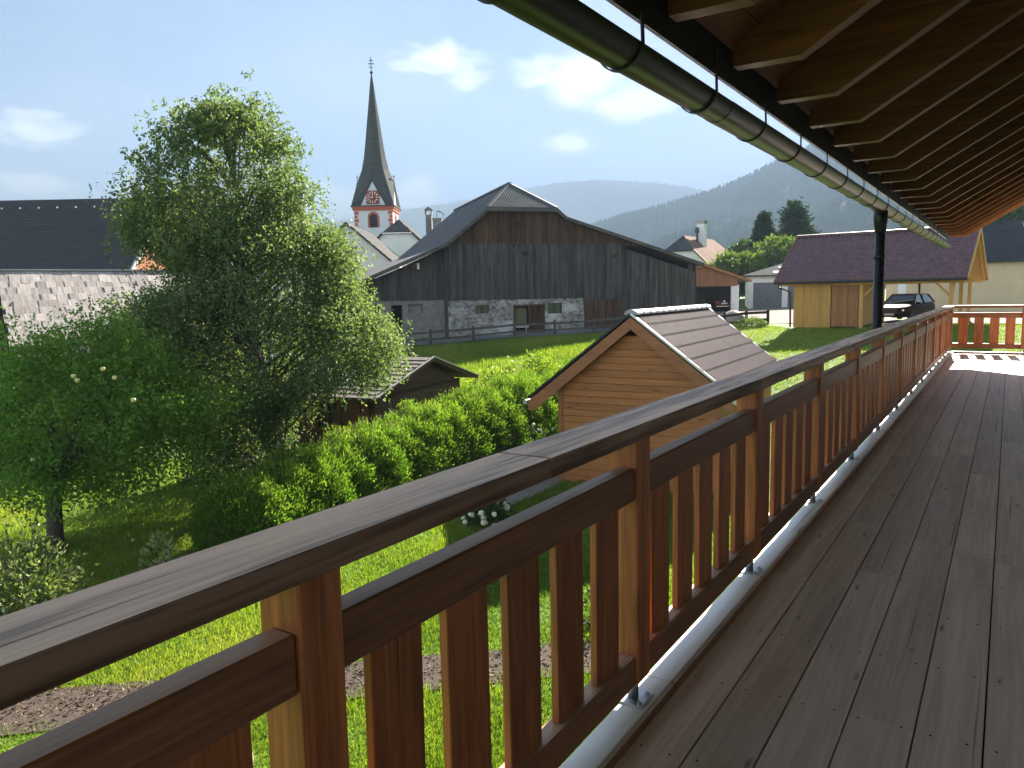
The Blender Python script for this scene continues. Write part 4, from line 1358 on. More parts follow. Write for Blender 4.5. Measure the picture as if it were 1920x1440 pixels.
for k_ in range(10):
    u_ = eu0 + .12 + k_ * (eu1 - eu0 - .24) / 9
    for s_ in (-1, 1):
        B.part(MB().slab([(u_ - .04, ry, rz_ - .1), (u_ - .04, ry + s_ * 3.45, rz_ - .1 - pt * 3.45), (u_ - .04, ry + s_ * 3.45, rz_ - .26 - pt * 3.45), (u_ - .04, ry, rz_ - .28)], (.08, 0, 0)), 'rafter', M['yellowbeam'])
gp = MB()
for k_ in range(30):
    y_ = .1 + k_ * .195
    zt_ = rz_ - .3 - pt * abs(y_ + .09 - ry)
    if zt_ > 2.0:
        gp.box(7.16, 7.19, y_, y_ + .188, 1.96, zt_)
B.part(gp, 'gable_board', M['yellowplank'], kind='stuff')
for s_ in (-1, 1):
    ms = MB()
    nc, nrw, sm = 41, 14, 5
    for r_ in range(nrw):
        d0, d1 = 3.5 * r_ / nrw, 3.5 * (r_ + 1) / nrw + .03
        vs = []
        for (dd, lift) in ((d0, .0), (d1, .045), (d1, .01)):
            for k_ in range(nc * sm + 1):
                ph = (k_ % sm) / sm
                hgt = .045 * (math.sin(ph * math.pi * 2) if ph < .5 else -.35 * math.sin((ph - .5) * math.pi * 2))
                vs.append((eu0 + (eu1 - eu0) * k_ / (nc * sm), ry + s_ * dd, rz_ - pt * dd + lift + hgt))
        n_ = nc * sm + 1
        ms.add(vs, [(a * n_ + k_, a * n_ + k_ + 1, (a + 1) * n_ + k_ + 1, (a + 1) * n_ + k_) for a in range(2) for k_ in range(n_ - 1)])
    B.part(ms, 'roof_tile', M['tileplum'], kind='stuff')
    B.part(MB().slab([(eu0, ry, rz_ - .05), (eu1, ry, rz_ - .05), (eu1, ry + s_ * 3.5, ez - .05), (eu0, ry + s_ * 3.5, ez - .05)], (0, 0, -.04)), 'roof_boarding', M['yellowbeam'])
    for u_ in (eu0 - .02, eu1 + .02):
        B.part(MB().beam((u_, ry, rz_ - .07), (u_, ry + s_ * 3.52, ez - .07), .04, .2), 'barge_board', M['shedtrim'] if u_ < 0 else M['yellowbeam'])
    B.part(MB().tube([(eu0, ry + s_ * 3.57, ez - .1), (eu1, ry + s_ * 3.57, ez - .1)], .07, 10), 'eave_gutter', M['drip'])
for k_ in range(23):
    B.part(MB().slab([(eu0 + k_ * .378, ry + .13 * math.cos(a), rz_ + .02 + .09 * math.sin(a)) for a in np.linspace(0, math.pi, 7)], (.385, 0, 0)), 'ridge_tile', M['tileplum'])
dp = MB()
dp.tube([(-.62, -.55, 1.92), (-.62, -.5, 1.7), (-.14, -.12, 1.45), (-.12, -.1, -.35)], .05, 8)
B.part(dp, 'downpipe', M['drip'])

# ---- cream building behind the carport ------------------------------
o = pix(1660, 570, 55)
B = Bld('cream_building', 'cream plastered building with dark roof behind the carport', 'building', o, R(-5), -.5)
B.part(wall_open(MB(), 0, 8.3, -.5, 3.3, [(.75, 1.3, -.5, 1.95)], 0, .3), 'wall', M['cream'])
B.part(MB().box(0, .3, .31, 8, -.5, 3.3).box(8.0, 8.3, .31, 8, -.5, 3.3).box(.3, 8.0, 7.7, 8, -.5, 3.3), 'wall', M['cream'])
dw = B.part(MB().box(.75, 1.3, .05, .1, -.4, 1.95), 'door', M['doorwhite'])
B.sub(MB().box(.82, .9, .01, .05, .6, .8), 'door_handle', M['darkroof'], dw)
B.part(MB().tube([(2.15, -.08, 3.2), (2.15, -.08, -.4)], .06, 8), 'downpipe', M['carbrown'])
rz2 = 6.0
B.part(MB().slab([(-.4, -.45, 3.2), (8.75, -.45, 3.2), (7.55, 4, rz2), (-.4, 4, rz2)], (0, 0, -.15)), 'roof_plane', M['darkroof'])
B.part(MB().slab([(8.75, -.45, 3.2), (8.75, 8.4, 3.2), (7.55, 4, rz2)], (0, 0, -.15)), 'roof_plane', M['darkroof'])
B.part(MB().slab([(-.4, 8.4, 3.2), (8.75, 8.4, 3.2), (7.55, 4, rz2), (-.4, 4, rz2)], (0, 0, -.15)), 'roof_plane', M['darkroof'])
rw = MB()
for k_ in range(1, 15):
    f_ = k_ / 15
    rw.beam((-.38, -.45 + 4.45 * f_, 3.2 + (rz2 - 3.2) * f_ + .01), (8.75 - 1.2 * f_ - .05, -.45 + 4.45 * f_, 3.2 + (rz2 - 3.2) * f_ + .01), .06, .03)
B.part(rw, 'roof_course', M['darkroof'], kind='stuff')
o = pix(1878, 570, 62)
B = Bld('white_walled_house', 'white walled house with downpipe at the right edge of the photo', 'house', o, R(-5), -.3)
B.part(MB().box(0, .9, 0, .3, -.3, 3.6), 'wall', M['cream'])
B.part(MB().box(.92, 9, -.1, .3, .6, 3.6), 'wall', M['plaster'])
B.part(MB().box(.92, 9, -.14, .3, -.3, .58), 'plinth', M['darkroof'])
lt = MB()
for k_ in range(14):
    for s_ in (-1, 1):
        lt.beam((.6 + k_ * .35 - s_ * .17, -.5, .52), (.6 + k_ * .35 + s_ * .17, -.5, .95), .03, .04, (0, 1, 0))
lt.box(.4, 5.4, -.53, -.47, .93, .98).box(.4, 5.4, -.53, -.47, .49, .54)
B.part(lt, 'lattice_fence', M['darkroof'])
B.part(MB().tube([(.95, -.2, 3.6), (.85, -.2, 3.3), (.85, -.2, .2)], .06, 8), 'downpipe', M['carpaint'])
B.part(MB().slab([(-.5, -.5, 3.55), (1.5, -.5, 3.55), (1.9, 4, 5.4), (-.1, 4, 5.4)], (0, 0, -.15)), 'roof_plane', M['rooftan2'])
B.part(MB().slab([(1.5, -.5, 3.55), (9.5, -.5, 3.55), (9.5, 4, 5.6), (2.2, 4, 5.6)], (0, 0, -.15)), 'roof_plane', M['darkroof'])
B.part(MB().box(.02, 8.8, 7.6, 7.9, -.3, 3.6).box(8.7, 9, .31, 7.6, -.3, 3.6), 'wall', M['plaster'])

# ---- garages and house beyond the yard ------------------------------
o = pix(1403, 578, 73)
B = Bld('garage', 'white garage block with two grey up and over doors', 'garage', o, AZ - R(14), -.3)
wd = 8.4
ops = [(.42, 3.0, -.3, 2.25), (3.5, 6.1, -.3, 2.25)]
B.part(wall_open(MB(), 0, wd, -.3, 2.95, ops, 0, .3), 'wall', M['plaster'])
B.part(MB().box(0, .3, .31, 6, -.3, 2.95).box(wd - .3, wd, .31, 6, -.3, 2.95).box(.3, wd - .3, 5.7, 6, -.3, 2.95), 'wall', M['plaster'])
for (a, b, c, d_) in ops:
    gd_ = B.part(MB().box(a, b, .12, .18, c, d_), 'garage_door', M['doorgrey'])
    pn = MB()
    for k_ in range(8):
        pn.box(a + .03, b - .03, .095, .119, c + .05 + k_ * .315, c + .33 + k_ * .315)
    B.sub(pn, 'door_panel', M['doorgrey'], gd_)
    B.sub(MB().box((a + b) / 2 - .05, (a + b) / 2 + .05, .05, .09, .55, .68), 'door_handle', M['darkroof'], gd_)
ap = (wd / 2, 3.0, 4.35)
cs_ = [(-.6, -.5, 2.95), (wd + .6, -.5, 2.95), (wd + .6, 6.5, 2.95), (-.6, 6.5, 2.95)]
for k_ in range(4):
    B.part(MB().slab([cs_[k_], cs_[(k_ + 1) % 4], ap], (0, 0, -.1)), 'roof_plane', M['darkroof'])
B.part(MB().box(-.6, wd + .6, -.52, -.4, 2.8, 2.94), 'fascia', M['roofgrey'])
for k_ in range(12):
    f_ = random.uniform(.08, .5)
    x_ = random.uniform(1.8, 5.0)
    y_ = -.5 + 3.5 * f_
    z_ = 2.95 + 1.4 * f_
    B.part(MB().slab([(x_, y_, z_ + .03), (x_ + .5, y_ + .02, z_ + .03), (x_ + .62, y_ + .3, z_ + .15), (x_ + .1, y_ + .28, z_ + .15)], (0, 0, -.02)), 'roof_slate', M['lightroof'])

o = pix(1385, 585, 67)
B = Bld('car_shelter', 'open fronted garage with brown plank gable beside the old barn', 'garage', o, AZ - R(6), -.35)
B.part(MB().box(-.66, 0, 0, .35, -.35, 2.05), 'pillar', M['plaster'])
B.part(MB().box(-6.6, -5.9, 0, .35, -.35, 2.05), 'pillar', M['plaster'])
gb = MB()
gt = interp([(-6.8, 2.5), (-3.1, 3.75), (.55, 2.42)])
planks_v(gb, -6.5, -.15, lambda u: 1.98, gt, -.05, .16)
B.part(gb, 'gable_cladding', M['brownplank'], kind='stuff')
for (a, b) in (((-7.2, 2.42), (-3.1, 3.9)), ((-3.1, 3.9), (.95, 2.42))):
    B.part(MB().slab([(a[0], -.5, a[1]), (b[0], -.5, b[1]), (b[0], 6.2, b[1]), (a[0], 6.2, a[1])], (0, 0, -.12)), 'roof_plane', M['rooftan2'])
    B.part(MB().beam((a[0], -.52, a[1] - .06), (b[0], -.52, b[1] - .06), .04, .2), 'verge_board', M['brownplank'])
B.part(MB().box(-6.6, -6.3, .36, 6, -.35, 2.3).box(-.3, 0, .36, 6, -.35, 2.3).box(-6.3, -.3, 5.7, 6, -.35, 3.2), 'wall', M['concrete'])

o = pix(1282, 441, 110)
B = Bld('tan_roofed_house', 'house with sunlit tan roof and tall chimney beyond the barn', 'house', o, R(90), -.3)
rz_, ez_, hz_ = 9.43, 4.9, 7.25
for s_, m_ in ((-1, 'tanroof'), (1, 'darkroof')):  # same roof: sunward slope coloured tan, shaded slope painted dark
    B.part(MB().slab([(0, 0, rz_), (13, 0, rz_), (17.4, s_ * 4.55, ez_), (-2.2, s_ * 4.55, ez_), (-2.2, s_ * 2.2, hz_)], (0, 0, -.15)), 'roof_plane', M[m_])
B.part(MB().slab([(13, 0, rz_), (17.4, -4.55, ez_), (17.4, 4.55, ez_)], (0, 0, -.15)), 'roof_plane', M['tanroof'])
B.part(MB().slab([(0, 0, rz_), (-2.2, -2.2, hz_), (-2.2, 2.2, hz_)], (0, 0, -.12)), 'half_hip', M['darkroof'])  # shaded end of the roof, its shade put into the dark colour
B.part(MB().slab([(-1.6, -4.0, -.3), (-1.6, 4.0, -.3), (-1.6, 4.0, ez_ + .3), (-1.6, 2.1, hz_ - .15), (-1.6, -2.1, hz_ - .15), (-1.6, -4.0, ez_ + .3)], (.3, 0, 0)).box(-1.29, 17, -4.0, -3.7, -.3, ez_ + .2).box(-1.29, 17, 3.7, 4.0, -.3, ez_ + .2).box(16.7, 17, -3.7, 3.7, -.3, ez_ + .2), 'wall', M['plaster'])
B.part(MB().beam((-2.25, -2.2, hz_ - .05), (-2.25, -4.6, ez_ - .05), .08, .25).beam((-2.25, 2.2, hz_ - .05), (-2.25, 4.6, ez_ - .05), .08, .25), 'verge_board', M['brownplank'])
ch = B.part(MB().box(4.2, 5.4, -1.5, -.4, 7.4, 11.2), 'chimney', M['plaster'])
B.sub(MB().box(4.15, 4.3, -1.5, -.4, 11.2, 11.6).box(5.3, 5.45, -1.5, -.4, 11.2, 11.6).box(3.95, 5.65, -1.75, -.15, 11.6, 11.75), 'chimney_cap', M['greyplank'], ch)
B.part(MB().box(3.3, 3.55, -.9, -.65, 8.4, 9.9).slab([(3.1, -1.0, 9.9), (3.75, -1.0, 9.9), (3.42, -1.0, 10.7)], (0, .5, 0)), 'roof_vent', M['oldwood'])
# ------------------------------------------------------------------ vegetation
def unit(v):
    return v / np.maximum(np.linalg.norm(v, axis=-1, keepdims=True), 1e-9)


def leaf_mesh(name, c, tip, length, width, mat, parent=None, rnd=None, fold=.0, loc=None):
    n = len(c)
    tip = unit(tip)
    side = unit(np.cross(tip, rng.normal(size=(n, 3))))
    length, width = np.asarray(length).reshape(-1, 1), np.asarray(width).reshape(-1, 1)
    nrm = np.cross(tip, side)
    v = np.zeros((n, 4, 3))
    v[:, 0] = c
    v[:, 1] = c + tip * length * .45 + side * width * .5 + nrm * width * fold
    v[:, 2] = c + tip * length
    v[:, 3] = c + tip * length * .45 - side * width * .5 + nrm * width * fold
    f = np.arange(n * 4).reshape(n, 4)
    if rnd is None:
        rnd = rng.random(n)
    if loc is not None:
        v = v - np.array(loc, float)
    return link(name, np_mesh(name, v.reshape(-1, 3), f, mat, False, np.clip(rnd, 0, 1)), parent)


def blades(name, base, h, w, mat, lean=.35, parent=None, rnd=None):
    n = len(base)
    a = rng.uniform(0, 2 * math.pi, n)
    side = np.stack([np.cos(a), np.sin(a), np.zeros(n)], -1) * (w / 2)[:, None]
    ln = rng.normal(size=(n, 3)) * lean
    ln[:, 2] = 1
    tip = base + unit(ln) * h[:, None]
    v = np.stack([base - side, base + side, tip], 1)
    if rnd is None:
        rnd = rng.random(n)
    return link(name, np_mesh(name, v.reshape(-1, 3), np.arange(n * 3).reshape(n, 3), mat, False, rnd), parent)


def ldw(l, d):
    z = gh(l, d)
    return np.stack([l * math.cos(AZ) - d * math.sin(AZ), l * math.sin(AZ) + d * math.cos(AZ), z], -1)


# ---- lawns ----
HEDGE = [(-5.05, 13.4, -1.72, .75), (-4.5, 14.9, -1.58, .9), (-3.3, 17.2, -1.36, .95), (-1.8, 19.8, -1.14, .95), (-.2, 22.4, -.94, .95), (1.0, 24.4, -.84, .9)]
BED = [((-14.5, 6.2), (2.8, 9.25)), ((-15.2, 7.25), (2.6, 10.05))]       # front / back edge of the mulch bed


def in_bed(l, d):
    f_ = BED[0][0][1] + (l - BED[0][0][0]) / (BED[0][1][0] - BED[0][0][0]) * (BED[0][1][1] - BED[0][0][1])
    b_ = BED[1][0][1] + (l - BED[1][0][0]) / (BED[1][1][0] - BED[1][0][0]) * (BED[1][1][1] - BED[1][0][1])
    w = .12 * np.sin(l * 3.1) + .08 * np.sin(l * 7.7 + 1)
    return (d > f_ + w) & (d < b_ + w * .7)


def in_path(l, d):
    x, y = l * math.cos(AZ) - d * math.sin(AZ), l * math.sin(AZ) + d * math.cos(AZ)
    return (x > -10.62) & (x < -9.2) & (y > 13.2) & (y < 22.5)



n = 420000
dd = 4.6 * (22 / 4.6) ** rng.random(n)
ll = rng.uniform(-.78, .34, n) * dd * 1.0
keep = ~in_bed(ll + rng.normal(0, .3, n), dd + rng.normal(0, .09, n)) & ~in_path(ll, dd) & (dd < 22)
pt_ = rng.random(n)
ll, dd = ll[keep], dd[keep]
bs = ldw(ll, dd)
bs[:, 2] -= .01
pat = .5 + .5 * np.sin(ll * 1.7 + np.sin(dd * 1.1) * 2) * np.sin(dd * 1.3 + ll * .4)
hgt_ = rng.uniform(.035, .085, len(ll)) * (.8 + .5 * pat) * (1 + .03 * dd)
wdt_ = .006 + .0011 * dd
tag(blades('lawn_grass', bs, hgt_, wdt_, M['grass'], .45, rnd=np.clip(.2 + .3 * pat + .28 * np.sin(ll * .9 + 2 * np.sin(dd * .37)) * np.sin(dd * .71 - ll * .23) + .12 * np.sin(ll * 5.1) * np.sin(dd * 4.3) + rng.normal(0, .2, len(ll)), 0, 1)), 'mown green grass of the garden lawn below the balcony', 'grass', kind='stuff')
n = 150000
ll, dd = rng.uniform(-13, 9, n), rng.uniform(27, 47.5, n)
keep = (dd < 45.2 + .3 * ll) & (dd > 26.5 + .0 * ll)
ll, dd = ll[keep], dd[keep]
pat = .5 + .5 * np.sin(ll * .8 + np.sin(dd * .5) * 2) * np.sin(dd * .6 + ll * .3)
bs = ldw(ll, dd)
tag(blades('meadow_grass', bs, rng.uniform(.12, .34, len(ll)) * (.7 + .6 * pat), rng.uniform(.02, .05, len(ll)), M['meadow'], .4, rnd=np.clip(.2 + .5 * pat + rng.normal(0, .2, len(ll)), 0, 1)), 'tall sunlit meadow grass rising to the old barn', 'grass', kind='stuff')
n = 110000
ll, dd = rng.uniform(6, 27, n), rng.uniform(21, 43.5, n)
keep = ~((ll > 14.4) & (dd > 39.2)) & ~((ll > 17.3) & (dd > 41.5 - .685 * (ll - 17.5)))
ll, dd = ll[keep], dd[keep]
bs = ldw(ll, dd)
tag(blades('lawn_grass', bs, rng.uniform(.05, .11, len(ll)), rng.uniform(.02, .04, len(ll)), M['grass'], .45), 'short bright lawn sloping up to the yellow carport', 'grass', kind='stuff')

# ---- mulch bed ----
bed = drape('mulch_bed', [BED[0][0], BED[0][1], BED[1][1], BED[1][0]], plain('bark_mulch_soil', (.07, .048, .034), .95, 0, .5, 14, .8, bdist=.04), 60, 6, .025, None)
tag(bed, 'brown bark mulch bed crossing the lawn under the balcony', 'flower bed')
n = 26000
ll, dd = rng.uniform(-14, 2.6, n), rng.uniform(5.8, 10.2, n)
k_ = in_bed(ll, dd)
c_ = ldw(ll[k_], dd[k_])
c_[:, 2] += rng.uniform(.02, .05, len(c_))
tp = rng.normal(size=(len(c_), 3)) * (1, 1, .35)
tag(leaf_mesh('mulch_chip', c_, tp, rng.uniform(.03, .075, len(c_)), rng.uniform(.012, .03, len(c_)), M['mulch'], bed), kind='stuff')

# ---- thuja hedge ----
hp = np.array(HEDGE)
zb_h = np.array([float(gh(a, b)) for a, b in hp[:, :2]])
hedge = thing('thuja_hedge', 'dense bright green conifer hedge running past the cabin to the shed', 'hedge', gld(-3.4, 17.2))
hl = np.array(hedge.location)
seg = np.linalg.norm(np.diff(hp[:, :2], axis=0), axis=1)
cum = np.concatenate([[0], np.cumsum(seg)])


def hedge_pt(s, th, rad):
    l, d = np.interp(s, cum, hp[:, 0]), np.interp(s, cum, hp[:, 1])
    zt, hwid, zb = np.interp(s, cum, hp[:, 2]), np.interp(s, cum, hp[:, 3]), np.interp(s, cum, zb_h)
    e = .02
    dl = np.interp(s + e, cum, hp[:, 0]) - np.interp(s - e, cum, hp[:, 0])
    dn = np.interp(s + e, cum, hp[:, 1]) - np.interp(s - e, cum, hp[:, 1])
    nl, nd = dn, -dl
    nm = np.hypot(nl, nd)
    nl, nd = nl / nm, nd / nm
    # bumpy plants along the row
    bumpv = 1 + .12 * np.sin(s * 5.2) * np.sin(s * 1.7 + 1) + .08 * np.sin(th * 5 + s * 6)
    cx, sx = np.cos(th), np.sin(th)
    px_ = np.sign(cx) * np.abs(cx) ** .6 * hwid * rad * bumpv
    h = (zt - zb)
    pz = zb + h * (.12 + .88 * np.abs(sx) ** .75 * rad * (.93 + .14 * np.sin(s * 5.2 + .6) * np.sin(s * 2.3)))
    x = (l + nl * px_) * math.cos(AZ) - (d + nd * px_) * math.sin(AZ)
    y = (l + nl * px_) * math.sin(AZ) + (d + nd * px_) * math.cos(AZ)
    ox = nl * cx * math.cos(AZ) - nd * cx * math.sin(AZ)
    oy = nl * cx * math.sin(AZ) + nd * cx * math.cos(AZ)
    return np.stack([x, y, pz], -1), np.stack([ox, oy, sx], -1)


ss, tt = np.meshgrid(np.linspace(.25, cum[-1] - .1, 70), np.linspace(0, math.pi, 14))
cp_, _ = hedge_pt(ss, tt, .80)
cp_[0, :, 2] = cp_[-1, :, 2] = -3.1
i_ = np.arange(70 * 14).reshape(14, 70)
hf = np.stack([i_[:-1, :-1], i_[:-1, 1:], i_[1:, 1:], i_[1:, :-1]], -1).reshape(-1, 4)
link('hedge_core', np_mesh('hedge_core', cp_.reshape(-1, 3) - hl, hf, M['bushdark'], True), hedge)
# plumes: clusters of sprays for light and dark clumps
ncl, per = 4600, 34
s_ = rng.uniform(0, cum[-1], ncl)
th_c = np.where(rng.random(ncl) < .75, rng.uniform(-.02, 2.0, ncl), rng.uniform(2.0, 3.1, ncl))
pc, oc = hedge_pt(s_, np.clip(th_c, 0, math.pi), rng.uniform(.78, .98, ncl))
endc = rng.random(ncl) < .07                        # rounded near end
s2 = np.where(endc, 0, s_)
P_ = np.repeat(pc, per, 0) + rng.normal(0, .055, (ncl * per, 3))
axis_ = unit(oc * .7 + np.array([0, 0, .75]) + rng.normal(0, .25, (ncl, 3)))
T_ = np.repeat(axis_, per, 0) + rng.normal(0, .38, (ncl * per, 3))
P_ = P_ + np.repeat(axis_, per, 0) * rng.uniform(-.05, .2, (ncl * per, 1))
tone = np.repeat(rng.normal(.45, .2, ncl), per) + rng.normal(0, .14, ncl * per)
leaf_mesh('foliage', P_, T_, rng.uniform(.045, .11, ncl * per), rng.uniform(.014, .03, ncl * per), M['thuja'], hedge, tone, loc=hl)['kind'] = 'stuff'
ne = 14000
q_ = rng.normal(size=(ne, 3))
q_ = unit(q_)
ec = LD(-5.08, 13.3, -2.35)
ep = ec + q_ * np.array([.6, .6, .7]) * rng.uniform(.75, 1.05, (ne, 1))
leaf_mesh('foliage', ep, q_ * .6 + np.array([0, 0, .6]) + rng.normal(0, .35, (ne, 3)), rng.uniform(.05, .12, ne), rng.uniform(.015, .03, ne), M['thuja'], hedge, rng.normal(.3, .2, ne), loc=hl)['kind'] = 'stuff'
nw = 900                                           # thin leaders sticking out of the top
s_ = rng.uniform(0, cum[-1], nw)
pc, oc = hedge_pt(s_, rng.uniform(1.0, 2.2, nw), rng.uniform(.95, 1.05, nw))
leaf_mesh('leader', pc, np.array([0, 0, 1.0]) + rng.normal(0, .3, (nw, 3)), rng.uniform(.12, .3, nw), rng.uniform(.012, .022, nw), M['thuja'], hedge, rng.uniform(.4, 1, nw), loc=hl)['kind'] = 'stuff'
nw = 700
s_ = rng.uniform(cum[-1] * .25, cum[-1] * .75, nw)
pc, oc = hedge_pt(s_, rng.uniform(1.2, 2.2, nw), rng.uniform(.95, 1.06, nw))
leaf_mesh('dry_spray', pc, np.array([0, 0, 1.0]) + rng.normal(0, .4, (nw, 3)), rng.uniform(.1, .28, nw), rng.uniform(.01, .025, nw), M['dryspray'], hedge, loc=hl)['kind'] = 'stuff'

# ---- weeping birch ----
BD = 17.3
SIL = [(212, 400, 465), (226, 350, 505), (250, 305, 540), (300, 270, 560), (350, 270, 565), (375, 245, 568), (400, 235, 575), (432, 245, 640), (448, 300, 655), (480, 335, 662), (525, 330, 672), (548, 270, 682), (570, 205, 700), (600, 200, 738), (640, 200, 765), (670, 215, 752), (690, 225, 690), (705, 250, 600), (725, 300, 552), (760, 335, 545), (800, 345, 540), (840, 370, 535)]
sy = np.array([s[0] for s in SIL], float)
slft = np.array([s[1] for s in SIL], float)
srgt = np.array([s[2] for s in SIL], float)
tb = pix(537, 905, BD)
tb[2] = float(ghw(tb[0], tb[1]))
birch = thing('birch_tree', 'large weeping birch with fine pendulous foliage beside the cabin', 'tree', tb)
axis_px = [(537, 920), (520, 800), (480, 650), (455, 500), (440, 350), (435, 230), (432, 195)]
tp = [pix(x, y, BD) for x, y in axis_px]
tp[0] = tb - np.array([0, 0, .1])
tr = MB().tube([p - tb for p in tp], [.17, .15, .12, .09, .055, .025, .01], 10)
tr.build('trunk', M['birchbark'], birch, smooth=True)
ncl = 1250
wts = (srgt - slft) * np.where(sy < 400, .95, 1.0)
ys_ = np.interp(rng.random(ncl), np.cumsum(wts) / wts.sum(), sy)
lx, rx = np.interp(ys_, sy, slft), np.interp(ys_, sy, srgt)
uu = rng.uniform(-1, 1, ncl)
uu = np.sign(uu) * np.abs(uu) ** .75
pxs = (lx + rx) / 2 + (rx - lx) / 2 * uu * .97
hwm = (rx - lx) / 2 * BD / 1440
dv = np.sqrt(np.clip(1 - uu ** 2, .05, 1)) * np.minimum(hwm * .8, 1.9)
dep_ = BD + rng.uniform(-1, 1, ncl) * dv
dep_ = np.where(pxs > 600, np.minimum(dep_, BD + .9), dep_)
# positions at the crown's own depth (so the shape is a solid of its own, not a projection)
cc_ = np.array([pix(x, y, BD) for x, y in zip(pxs, ys_)]) + (dep_ - BD)[:, None] * F0
lim = MB()
for i in range(0, ncl, 9):
    yk = min(920, ys_[i] + rng.uniform(60, 150))
    k_ = np.interp(yk, [a[1] for a in axis_px][::-1], range(len(axis_px))[::-1])
    k0 = int(min(k_, len(tp) - 2))
    st = tp[k0] + (tp[k0 + 1] - tp[k0]) * (k_ - k0)
    md = (st + cc_[i]) / 2 + np.array([0, 0, .25])
    lim.tube([st - tb, md - tb, cc_[i] - tb], [.032, .018, .006], 5, False)
lim.build('branches', M['bark'], birch)
tw = rng.integers(7, 13, ncl)
ci = np.repeat(np.arange(ncl), tw)
nt = len(ci)
top_ = np.clip((420 - ys_[ci]) / 200, 0, 1)[:, None]
t0_ = cc_[ci] + rng.normal(0, 1, (nt, 3)) * np.array([.22, .22, .16]) * (1 + .3 * top_)
hang = np.clip((ys_[ci] - 120) / 250, .5, 1)
tl = rng.uniform(.25, .8, nt) * hang
nl_ = 15
frac = rng.random((nt, nl_))
drift = rng.normal(0, .16, (nt, 3))
upw = (1 - hang) * 1.2
pos = t0_[:, None, :] + frac[..., None] * (np.stack([drift[:, 0], drift[:, 1], -tl + upw * tl * .9], -1))[:, None, :] + rng.normal(0, .03, (nt, nl_, 3))
pos = pos.reshape(-1, 3)
n = len(pos)
tipd = rng.normal(0, .7, (n, 3)) + np.array([0, 0, -.55])
tone = np.repeat(np.repeat(rng.normal(.42, .2, ncl), tw), nl_) + rng.normal(0, .18, n)
leaf_mesh('crown', pos, tipd, rng.uniform(.05, .09, n), rng.uniform(.035, .058, n), M['birchleaf'], birch, tone, .12, loc=tb)

# ---- apple tree ----
ab = pix(105, 1035, 13.95)
ab[2] = float(ghw(ab[0], ab[1]))
apple = thing('apple_tree', 'spreading apple tree with dark trunk and pale fruit on the lawn', 'tree', ab)
ac = pix(150, 792, 14.0)


def rel(p):
    return np.array(p) - ab


tk = MB().tube([(0, 0, -.1), (.02, 0, .35), (.04, .02, .8), (.08, .05, 1.25)], [.19, .145, .13, .12], 12)
fork = np.array([.08, .05, 1.25])
for k_ in range(9):
    a = k_ * 2 * math.pi / 9 + .3
    e1 = fork + np.array([math.cos(a) * .55, math.sin(a) * .55, .55 + .3 * (k_ % 3)])
    e2 = fork + np.array([math.cos(a + .2) * 1.35, math.sin(a + .2) * 1.35, .9 + .55 * (k_ % 3)])
    tk.tube([fork - (0, 0, .1), e1, e2], [.075, .05, .018], 7)
tk.build('trunk', M['bark'], apple, smooth=True)
ncl, per = 520, 84
q_ = unit(rng.normal(size=(ncl, 3)))
rd = rng.uniform(.35, 1.0, ncl) ** .6
wob = 1 + .16 * np.sin(q_[:, 0] * 7 + 1) * np.sin(q_[:, 1] * 6) + .12 * np.sin(q_[:, 2] * 9)
acl = ac + R0 * (q_[:, :1] * 2.45 * (rd * wob)[:, None]) + F0 * (q_[:, 1:2] * 2.1 * (rd * wob)[:, None]) + np.array([0, 0, 1.0]) * (q_[:, 2:] * 1.72 * (rd * wob)[:, None])
alim = -1.45 - .5 * np.maximum(0, np.sin(q_[:, 0] * 5.5 + 1.2)) - .35 * (rd > .9)
acl[:, 2] = np.where(acl[:, 2] < alim, alim - (acl[:, 2] - alim) * .5, acl[:, 2])
P_ = np.repeat(acl, per, 0) + rng.normal(0, 1, (ncl * per, 3)) * np.array([.17, .17, .14])
n = len(P_)
tone = np.repeat(rng.normal(.4, .2, ncl), per) + rng.normal(0, .16, n)
leaf_mesh('crown', P_, rng.normal(0, .8, (n, 3)) + np.array([0, 0, -.15]), rng.uniform(.06, .105, n), rng.uniform(.032, .055, n), M['appleleaf'], apple, tone, .15, loc=ab)
nsh = 70                                            # upright shoots on top
shp = []
for k_ in range(nsh):
    u_, v_ = rng.uniform(-2.0, 2.2), rng.uniform(-1.6, 1.6)
    h_ = 1.62 * math.sqrt(max(.05, 1 - (u_ / 2.5) ** 2 - (v_ / 2.2) ** 2))
    b_ = ac + R0 * u_ + F0 * v_ + np.array([0, 0, h_])
    for j in range(16):
        shp.append(b_ + np.array([rng.normal(0, .03), rng.normal(0, .03), rng.uniform(-.1, .5)]))
shp = np.array(shp)
leaf_mesh('shoot', shp, rng.normal(0, .6, (len(shp), 3)) + np.array([0, 0, .5]), rng.uniform(.06, .1, len(shp)), rng.uniform(.025, .04, len(shp)), M['appleleaf'], apple, rng.uniform(.5, 1, len(shp)), .15, loc=ab)
am = MB().lathe([(.008, -.036), (.03, -.03), (.041, 0), (.034, .026), (.012, .033)], 10).mesh('apple', M['applefruit'], True)
for (ax_, ay_) in ((138, 705), (145, 713), (193, 692), (215, 708), (250, 750), (62, 862)):
    p_ = pix(ax_, ay_, 14.0 - 2.1 * math.sqrt(max(.1, 1 - ((ax_ - 150) / 245) ** 2 - ((ay_ - 792) / 185) ** 2)) + .12)
    link('apple', am, apple, tuple(p_ - ab))
